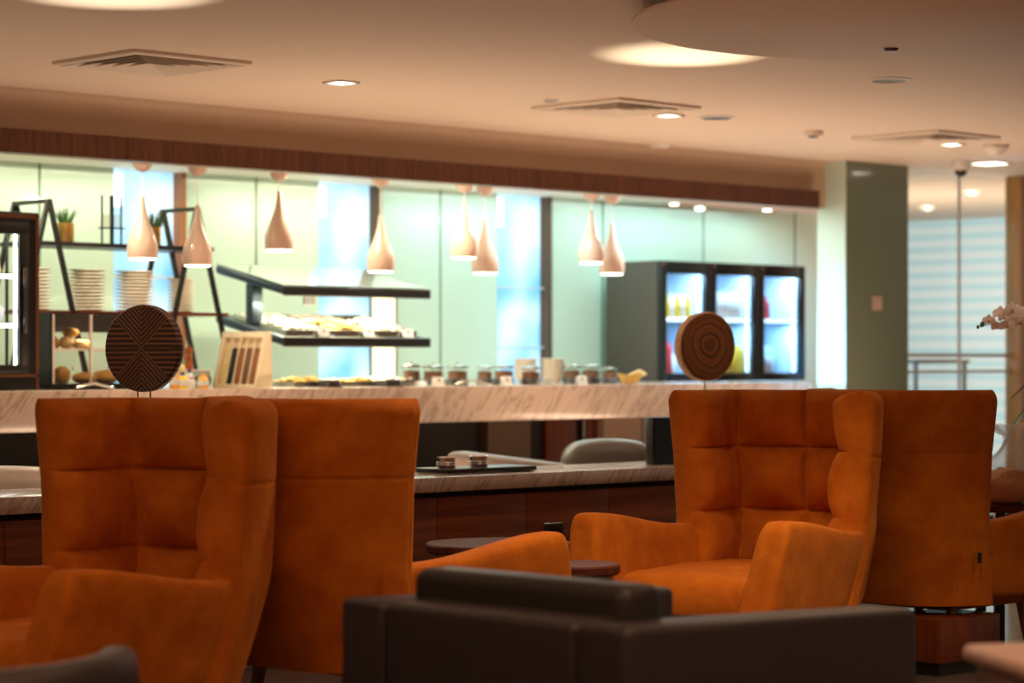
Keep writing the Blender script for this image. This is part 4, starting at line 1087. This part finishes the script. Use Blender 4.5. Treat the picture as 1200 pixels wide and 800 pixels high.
for x_ in (dwid, 2*dwid):
    q = BM(); bx(q, x_-0.004, x_+0.004, 0.045, FD-0.02, 0.05, FH-0.04); obj('divider', q, 'fridge_inner', t)
ln = [0]
def can(k_, x, z, r, h, material, label, grp=None, y=0.11):
    q = BM(); lathe(q, [(0, 0), (r*0.9, 0), (r, 0.004), (r, h*0.66), (r*0.5, h*0.82), (r*0.42, h), (0, h)], seg=18)
    tag(obj('drink_bottle', q, material, None, W(f0+k_*dwid+x, PF+y, BT+z+0.001), TH), label, 'bottle', grp)
for i in range(5): can(0, 0.17+0.055*i, 0.432, 0.024, 0.17, 'yellow_pack' if i % 2 == 0 else 'white_pack', 'yellow or white drink bottle on the upper shelf behind the left fridge door', 'bottles behind the left fridge door')
for i in range(5): can(1, 0.19+0.055*i, 0.432, 0.025, 0.19, 'white_pack', 'white milk bottle on the upper shelf behind the middle fridge door', 'bottles behind the middle fridge door')
can(2, 0.19, 0.432, 0.034, 0.17, 'red_pack', 'red bottle on the upper shelf behind the right fridge door')
for i in range(4): can(1, 0.30+0.052*i, 0.17, 0.023, 0.19, 'navy_pack', 'dark bottle in the middle of the fridge, right of the wood slice', 'dark bottles behind the middle fridge door', y=0.25)
def carton(k_, x, z, w, h, d_, material, label, y=0.09):
    q = BM(); bx(q, -w/2, w/2, 0, d_, 0, h*0.86, 0.004); prism(q, [(-w/2, h*0.86), (w/2, h*0.86), (w/2-0.004, h), (-w/2+0.004, h)], d_*0.35, d_*0.65)
    tag(obj('drink_carton', q, material, None, W(f0+k_*dwid+x, PF+y, BT+z+0.001), TH), label, 'carton')
carton(1, 0.40, 0.05, 0.11, 0.20, 0.09, 'yellow_pack', 'large yellow carton low behind the middle fridge door')
carton(1, 0.29, 0.05, 0.08, 0.15, 0.07, 'yellow_pack', 'yellow carton low behind the middle fridge door, partly covered by the wood slice')
carton(2, 0.21, 0.05, 0.11, 0.12, 0.07, 'white_pack', 'white carton low behind the right fridge door')
carton(2, 0.36, 0.05, 0.16, 0.20, 0.07, 'far_table', 'grey blue carton standing behind the white one in the right fridge bay', y=0.22)
carton(0, 0.18, 0.05, 0.06, 0.22, 0.07, 'red_pack', 'dark red carton low behind the left fridge door')
carton(0, 0.30, 0.05, 0.10, 0.14, 0.06, 'white_pack', 'white carton low behind the left fridge door', y=0.18)

# ------------------------------------------------------------------ pendant lamps
def pend_mesh():
    return [(r*0.93, z*0.97) for r, z in ((0.080, 0.0), (0.0845, 0.02), (0.0865, 0.05), (0.083, 0.085), (0.072, 0.12), (0.056, 0.155), (0.041, 0.19), (0.029, 0.225), (0.020, 0.26), (0.014, 0.295), (0.010, 0.325), (0.006, 0.33))]
pends = [(167, 10.24, 303, 'leftmost pale teardrop pendant lamp, hanging over the first plant'), (231.5, 10.28, 311, 'second pale teardrop pendant lamp from the left, hanging at the right foot of the rack'),
         (327, 10.26, 293, 'third pale teardrop pendant lamp, hanging alone and higher than its neighbours'), (446, 10.25, 318, 'fourth pale teardrop pendant lamp, hanging alone over the heated display'),
         (544, 10.24, 302, 'higher pale pendant lamp of the pair left of the middle blue window'), (568.5, 10.36, 320, 'lower pale pendant lamp of the pair left of the middle blue window'),
         (693, 10.24, 308, 'higher pale pendant lamp of the pair left of the fridge'), (717, 10.36, 321, 'lower pale pendant lamp of the pair by the fridge corner')]
shade_me = None
for i, (px, p, yb, lb) in enumerate(pends):
    D = DEP(px, p); zb = Z(yb, D)
    t = thing('pendant_lamp', lb, 'lamp', W(S(px, p), p, zb), TH, 'teardrop pendant lamps over the buffet')
    hs = 0.34
    q = BM(); pr = pend_mesh(); lathe(q, pr + [(0, 0.332)] if False else pr, seg=40, cap=False)
    lathe(q, [(r-0.003, z) for r, z in pr[:-2]][::-1], seg=40, cap=False); lathe(q, [(0.0714, 0), (0.0744, 0)], seg=40, cap=False); lathe(q, [(0.0056, .3201), (0, .3201)], seg=40, cap=False)
    sh = obj('lamp_shade', q, 'lamp_white', t, angle=60)
    q = BM(); tube(q, [(0, 0, 0.318), (0, 0, 2.228-zb-0.03)], 0.0028, 8); obj('cord', q, 'white_ceramic', t)
    q = BM(); lathe(q, [(0, -0.066), (0.014, -0.065), (0.034, -0.055), (0.048, -0.038), (0.053, -0.02), (0.053, 0), (0, 0)], seg=32, cz=2.227-zb); obj('ceiling_rose', q, 'lamp_white', t)
    q = BM(); lathe(q, [(0, -0.006), (0.064, -0.004), (0.070, 0.004), (0.070, 0.012), (0, 0.012)], seg=32); obj('bulb', q, 'bulb', t)

# ------------------------------------------------------------------ ceiling fittings
def vent(label, loc):
    t = thing('ceiling_vent', label, 'vent', loc, TH, 'square air diffusers in the hall ceiling')
    h = 0.31
    q = BM()
    for a0, a1, z0, z1 in ((h, h-0.03, -0.012, -0.012),):
        pass
    def ring(bm, ro, zo, ri, zi, th_=0.004):
        vo = [bm.verts.new((x*ro, y*ro, zo)) for x, y in ((-1, -1), (1, -1), (1, 1), (-1, 1))]
        vi = [bm.verts.new((x*ri, y*ri, zi)) for x, y in ((-1, -1), (1, -1), (1, 1), (-1, 1))]
        wo = [bm.verts.new((v.co.x, v.co.y, v.co.z+th_)) for v in vo]; wi = [bm.verts.new((v.co.x, v.co.y, v.co.z+th_)) for v in vi]
        for k_ in range(4):
            k2 = (k_+1) % 4
            bm.faces.new((vo[k_], vo[k2], vi[k2], vi[k_])); bm.faces.new((wo[k_], wi[k_], wi[k2], wo[k2]))
            bm.faces.new((vo[k_], wo[k_], wo[k2], vo[k2])); bm.faces.new((vi[k_], vi[k2], wi[k2], wi[k_]))
    ring(q, h, -0.014, h-0.025, -0.020, 0.0135); obj('frame', q, 'vent_paint', t, smooth=False)
    for k_ in range(5):
        ro = h-0.028-k_*0.053
        q = BM(); ring(q, ro, -0.022, ro-0.042, -0.006); obj('louvre', q, 'vent_paint', t, smooth=False)
    q = BM(); bx(q, -h+0.01, h-0.01, -h+0.01, h-0.01, -0.003, -0.0005); obj('dark_duct', q, 'dark_void', t)
vent('square ceiling air diffuser at the upper left', CE(178, 72))
vent('square ceiling air diffuser above the middle of the buffet', CE(722, 124.5))
vent('square ceiling air diffuser at the right, in front of the green column', CE(1085, 160))
def downlight(label, px, py, r=0.055, z=2.5, on=True, sq=True):
    loc = CE(px, py, z)
    t = thing('downlight', label, 'light', loc, TH)
    q = BM()
    if sq:
        for a0 in range(4):
            x0, x1, y0, y1 = ((-r, r, -r, -r+0.012), (-r, r, r-0.012, r), (-r, -r+0.012, -r, r), (r-0.012, r, -r, r))[a0]
            bx(q, x0, x1, y0, y1, -0.010, -0.001)
    else: lathe(q, [(r*0.8, -0.008), (r, -0.004), (r, -0.001), (r*0.8, -0.001)], seg=32, cap=False)
    obj('bezel', q, 'white_plastic', t)
    q = BM()
    if sq: bx(q, -r+0.012, r-0.012, -r+0.012, r-0.012, -0.006, -0.002)
    else: lathe(q, [(0, -0.006), (r*0.8, -0.006), (r*0.8, -0.002), (0, -0.002)], seg=32)
    obj('lens', q, 'downlight' if on else 'dark_steel', t)
downlight('lit ceiling downlight right of the upper left diffuser', 400, 95.5, 0.062)
downlight('lit ceiling downlight beside the middle diffuser', 783, 134, 0.062)
downlight('lit ceiling downlight in front of the right diffuser', 1115, 168, 0.062)
downlight('unlit round ceiling speaker right of the middle diffuser', 840, 137, 0.10, on=False, sq=False)
downlight('unlit round ceiling speaker below the dropped ceiling disc', 1042, 93, 0.10, on=False, sq=False)
downlight('tiny dark round fitting left of the middle diffuser', 645, 117, 0.045, on=False, sq=False)
downlight('lit strip light at the right edge behind the smoke detector', 1160, 190.5, 0.11)
downlight('tiny lit spot seen through the glass partition on its left', 1087, 244, 0.06, z=2.49)
downlight('tiny lit spot seen through the glass partition on its right', 1139, 226, 0.06, z=2.49)
for px, py, lb in ((790, 233, 'kitchen ceiling spot first in the row above the fridge'), (820, 239, 'kitchen ceiling spot second in the row above the fridge'), (899, 240, 'kitchen ceiling spot above the right fridge door')):
    loc = CE(px, py, KZ); t = thing('kitchen_spot', lb, 'light', loc, TH)
    q = BM(); lathe(q, [(0, -0.035), (0.032, -0.035), (0.036, -0.03), (0.036, -0.001), (0, -0.001)], seg=24); obj('can', q, 'white_plastic', t)
    q = BM(); lathe(q, [(0, -0.042), (0.028, -0.042), (0.03, -0.0352), (0, -0.0352)], seg=24); obj('lens', q, 'downlight', t)
def fitting(name, label, px, py, prof, material, cat, z=2.5, extra=None):
    t = thing(name, label, cat, CE(px, py, z), 0)
    q = BM(); lathe(q, prof, seg=36); obj('housing', q, material, t)
    if extra: q = BM(); lathe(q, extra[0], seg=36); obj(extra[1], q, extra[2], t)
fitting('smoke_detector', 'domed beige smoke detector near the right edge of the ceiling', 1167, 170, [(0, -0.065), (0.03, -0.064), (0.06, -0.04), (0.08, -0.02), (0.08, -0.001), (0, -0.001)], 'white_plastic', 'detector')
fitting('smoke_detector', 'small beige detector between the speaker and the right diffuser', 953, 153.5, [(0, -0.03), (0.05, -0.03), (0.055, -0.02), (0.06, -0.001), (0, -0.001)], 'vent_paint', 'detector', extra=([(0, -0.04), (0.025, -0.038), (0.03, -0.0302), (0, -0.0302)], 'sensor', 'black_metal'))
fitting('motion_sensor', 'flat pale sensor where the ceiling meets the bulkhead', 773, 169, [(0, -0.022), (0.055, -0.02), (0.07, -0.001), (0, -0.001)], 'white_plastic', 'detector')
fitting('dome_camera', 'white dome camera with black eye above the glass partition', 1126, 189, [(0, -0.06), (0.055, -0.06), (0.065, -0.045), (0.068, -0.001), (0, -0.001)], 'white_plastic', 'camera', extra=([(0, -0.105), (0.02, -0.10), (0.038, -0.08), (0.042, -0.0605), (0, -0.0605)], 'black_dome', 'black_metal'))
q = BM(); lathe(q, [(0, -0.07), (1.115, -0.07), (1.12, -0.066), (1.12, -0.056), (1.10, -0.05), (0, -0.05)], seg=160)
o = struct('ceiling_disc', q, 'ceiling_paint', smooth=True, loc=(1.56, 8.86, HZ), rz=0)
q = BM(); lathe(q, [(0, -0.05), (0.95, -0.05), (0.95, 0.0), (0, 0.0)], seg=96); struct('ceiling_disc_core', q, 'ceiling_paint', smooth=True, loc=(1.56, 8.86, HZ), rz=0)
loc = CE(1043, 57, HZ-0.07); q = BM(); lathe(q, [(0, -0.012), (0.028, -0.012), (0.035, -0.001), (0, -0.001)], seg=24)
tag(obj('ceiling_sensor', q, 'dark_steel', None, loc), 'tiny dark round sensor in the dropped ceiling disc', 'detector')
q = BM(); bx(q, -0.052, 0.052, -0.008, 0, -0.048, 0.048, 0.003)
sp_ = S(1028, 9.82); t = tag(obj('wall_switch', q, 'rose_leather', None, W(sp_, 9.824, Z(355, DEP(1028, 9.82))), TH), 'square pinkish switch plate on the green glass column', 'switch')
q = BM(); bx(q, -0.03, 0.03, -0.010, -0.008, -0.025, 0.025); obj('rocker', q, 'rose_leather', t)

# ------------------------------------------------------------------ lights
def area(loc, size, power, color, rot=(0, 0, 0), spread=None, sizey=None):
    d = bpy.data.lights.new('lamp', 'AREA'); d.energy = power; d.color = color; d.size = size
    if sizey: d.shape = 'RECTANGLE'; d.size_y = sizey
    else: d.shape = 'DISK'
    if spread: d.spread = spread
    o = bpy.data.objects.new('lamp', d); COL.objects.link(o); o.location = loc; o.rotation_euler = rot
    return o
def spot(loc, target, power, color, ang, blend=0.5, r=0.04):
    d = bpy.data.lights.new('spot', 'SPOT'); d.energy = power; d.color = color; d.spot_size = math.radians(ang); d.spot_blend = blend; d.shadow_soft_size = r
    o = bpy.data.objects.new('spot', d); COL.objects.link(o); o.location = loc
    o.rotation_euler = (Vector(target)-Vector(loc)).to_track_quat('-Z', 'Y').to_euler()
    return o
WARM = (1.0, 0.70, 0.42); NEU = (1.0, 0.88, 0.66)
# unseen spots at the hall ceiling, added to light the seating
for x, y, pw in ((1.25, 7.3, 120), (2.7, 7.3, 150), (0.7, 5.2, 30), (2.3, 4.6, 30), (0.25, 7.9, 65), (-1.9, 6.2, 22), (2.5, 9.3, 60)):
    spot((x, y, 2.46), (x, y, 0), pw, WARM, 105, 0.7, 0.07)
# wall washers along the bulkhead, over the marble front
for s_ in (5.5, 7.5, 9.5, 11.5): spot(W(s_, 9.0, 2.46), W(s_, 9.9, 0.9), 38, WARM, 80, 0.8, 0.07)
for s_ in (5.4, 7.2, 8.6): spot(W(s_, 7.2, 2.46), W(s_, 7.6, 0.6), 30, (1, .78, .6), 80, 0.8, 0.07)
# unseen upward fill lights, added to brighten the hall ceiling
for x, y, pw in ((-1.2, 3.0, 75), (1.5, 3.2, 80)): area((x, y, 0.9), 1.2, pw, (1.0, 0.60, 0.38), (PI, 0, 0))
for s_, pw in ((5.2, 22), (7.5, 26), (10.0, 30), (12.2, 26)): area(W(s_, 8.9, 0.35), 0.8, pw, (1.0, 0.66, 0.44), (PI, 0, 0))
# kitchen
pend_s = [S(px, p) for px, p, yb, lb in pends]
for s_ in (5.9, 6.9, 7.9, 8.9, 9.9, 10.9, 11.9):
    while min(abs(s_-q_) for q_ in pend_s) < 0.26: s_ += 0.05
    c_ = (1.0, 0.90, 0.62) if s_ < 10 else (0.78, 0.97, 0.95)
    area(W(s_, 10.16, 2.215), 0.25, 12, c_, sizey=0.08)
for s_ in (6.2, 7.7, 9.3, 10.8, 12.3, 13.2):
    area(W(s_, 11.35, KZ-0.02), 1.2, 8 if s_ < 10 else 6.5, (1.0, 0.92, 0.66) if s_ < 10 else (0.72, 0.97, 0.97), (0, 0, TH), sizey=0.12)
spot(W(S(110, 10.2), 10.22, BT+0.37), W(S(110, 10.2), 10.25, BT), 9, (1, .85, .6), 150, 0.8, 0.05)  # unseen spot added to brighten the bread in the pastry case
# heat lamps over the food
area(W(s0+0.5, 10.55, BT+zt-0.02), 0.9, 14, (1.0, 0.9, 0.6), (0, 0, TH), sizey=0.12)
area(W(s0+0.5, 10.55, BT+zl-0.02), 0.9, 9, (1.0, 0.9, 0.6), (0, 0, TH), sizey=0.12)
# inside the fridge and cabinet
for k_ in range(3): area(W(f0+(k_+0.5)*dwid, PF+0.10, BT+FH-0.05), 0.35, 7, (0.38, 0.68, 1.0), (0, 0, TH), sizey=0.05)
for k_ in range(3): area(W(f0+(k_+0.5)*dwid, PF+0.10, BT+0.40), 0.35, 6, (0.28, 0.60, 1.0), (0, 0, TH), sizey=0.05)
area(W(S(20, 10.2), 10.25, BT+0.80), 0.4, 3, (1, 1, 0.9), (0, 0, TH), sizey=0.05)
spot(W(12.10, 10.35, 1.10), W(12.66, 9.95, 1.28), 110, (0.10, 0.50, 1.0), 70, 0.9, 0.05)  # added outside the fridge, for the blue glow on the column side
spot(W(f1-0.1, PF-0.5, 1.08), W(f1+0.2, PW, 1.3), 60, (0.10, 0.50, 1.0), 70, 0.9, 0.05)  # second added blue spot, for the glow on the wall beside the fridge
spot(W(12.05, 10.3, 2.15), W(12.66, 9.95, 1.85), 4, (1, 1, .85), 70, 0.9, 0.05)  # added pale wash for the upper column side, no fitting here
spot(W(f1+0.2, 10.8, 2.27), W(f1+0.3, PW, 1.7), 12, (1.0, 0.98, 0.80), 80, 0.9, 0.05)  # unseen spot on the wall right of the fridge
# unseen spots added behind the chairs, throwing glow patches on the ceiling
spot((0.86, 11.6, 0.78), (0.735, 10.38, 2.5), 420, (1.0, 0.86, 0.62), 22, 1.0, 0.02)
spot((-1.45, 9.25, 0.78), (-1.42, 8.65, 2.5), 200, (1.0, 0.88, 0.70), 26, 0.9, 0.02)
# room beyond the glass
area(W(16.5, 11.5, 2.44), 1.5, 60, (1.0, 0.84, 0.70), sizey=1.5)
area(W(15.8, 11.5, 0.6), 1.5, 70, (1.0, 0.74, 0.56), (PI, 0, 0))  # upward fill added to lift the far ceiling
spot((2.2, 9.2, 2.46), (2.22, 10.2, 1.3), 260, (1.0, 0.80, 0.62), 46, 0.8, 0.06)  # on the hall side: unseen spot added to brighten the orchid

w = bpy.data.worlds.new('World'); sc.world = w; w.use_nodes = True
bg = w.node_tree.nodes['Background']; bg.inputs[0].default_value = (1.0, 0.60, 0.36, 1); bg.inputs[1].default_value = 0.18

cam = bpy.data.cameras.new('Camera'); co = bpy.data.objects.new('Camera', cam); COL.objects.link(co)
co.location = (0, 0, CH); co.rotation_euler = (PI/2, 0, 0)
cam.lens = 84.9; cam.sensor_width = 36; cam.shift_y = 20/1200; cam.clip_end = 100
cam.dof.use_dof = True; cam.dof.focus_distance = 8.75; cam.dof.aperture_fstop = 2.3
sc.camera = co
sc.view_settings.view_transform = 'Standard'; sc.view_settings.look = 'None'
sc.view_settings.exposure = 0.0; sc.view_settings.gamma = 1.0; sc.view_settings.use_curve_mapping = False
sc.cycles.use_denoising = True; sc.cycles.max_bounces = 8; sc.cycles.diffuse_bounces = 4; sc.cycles.transparent_max_bounces = 16
sc.cycles.caustics_reflective = False; sc.cycles.caustics_refractive = False; sc.cycles.sample_clamp_indirect = 6
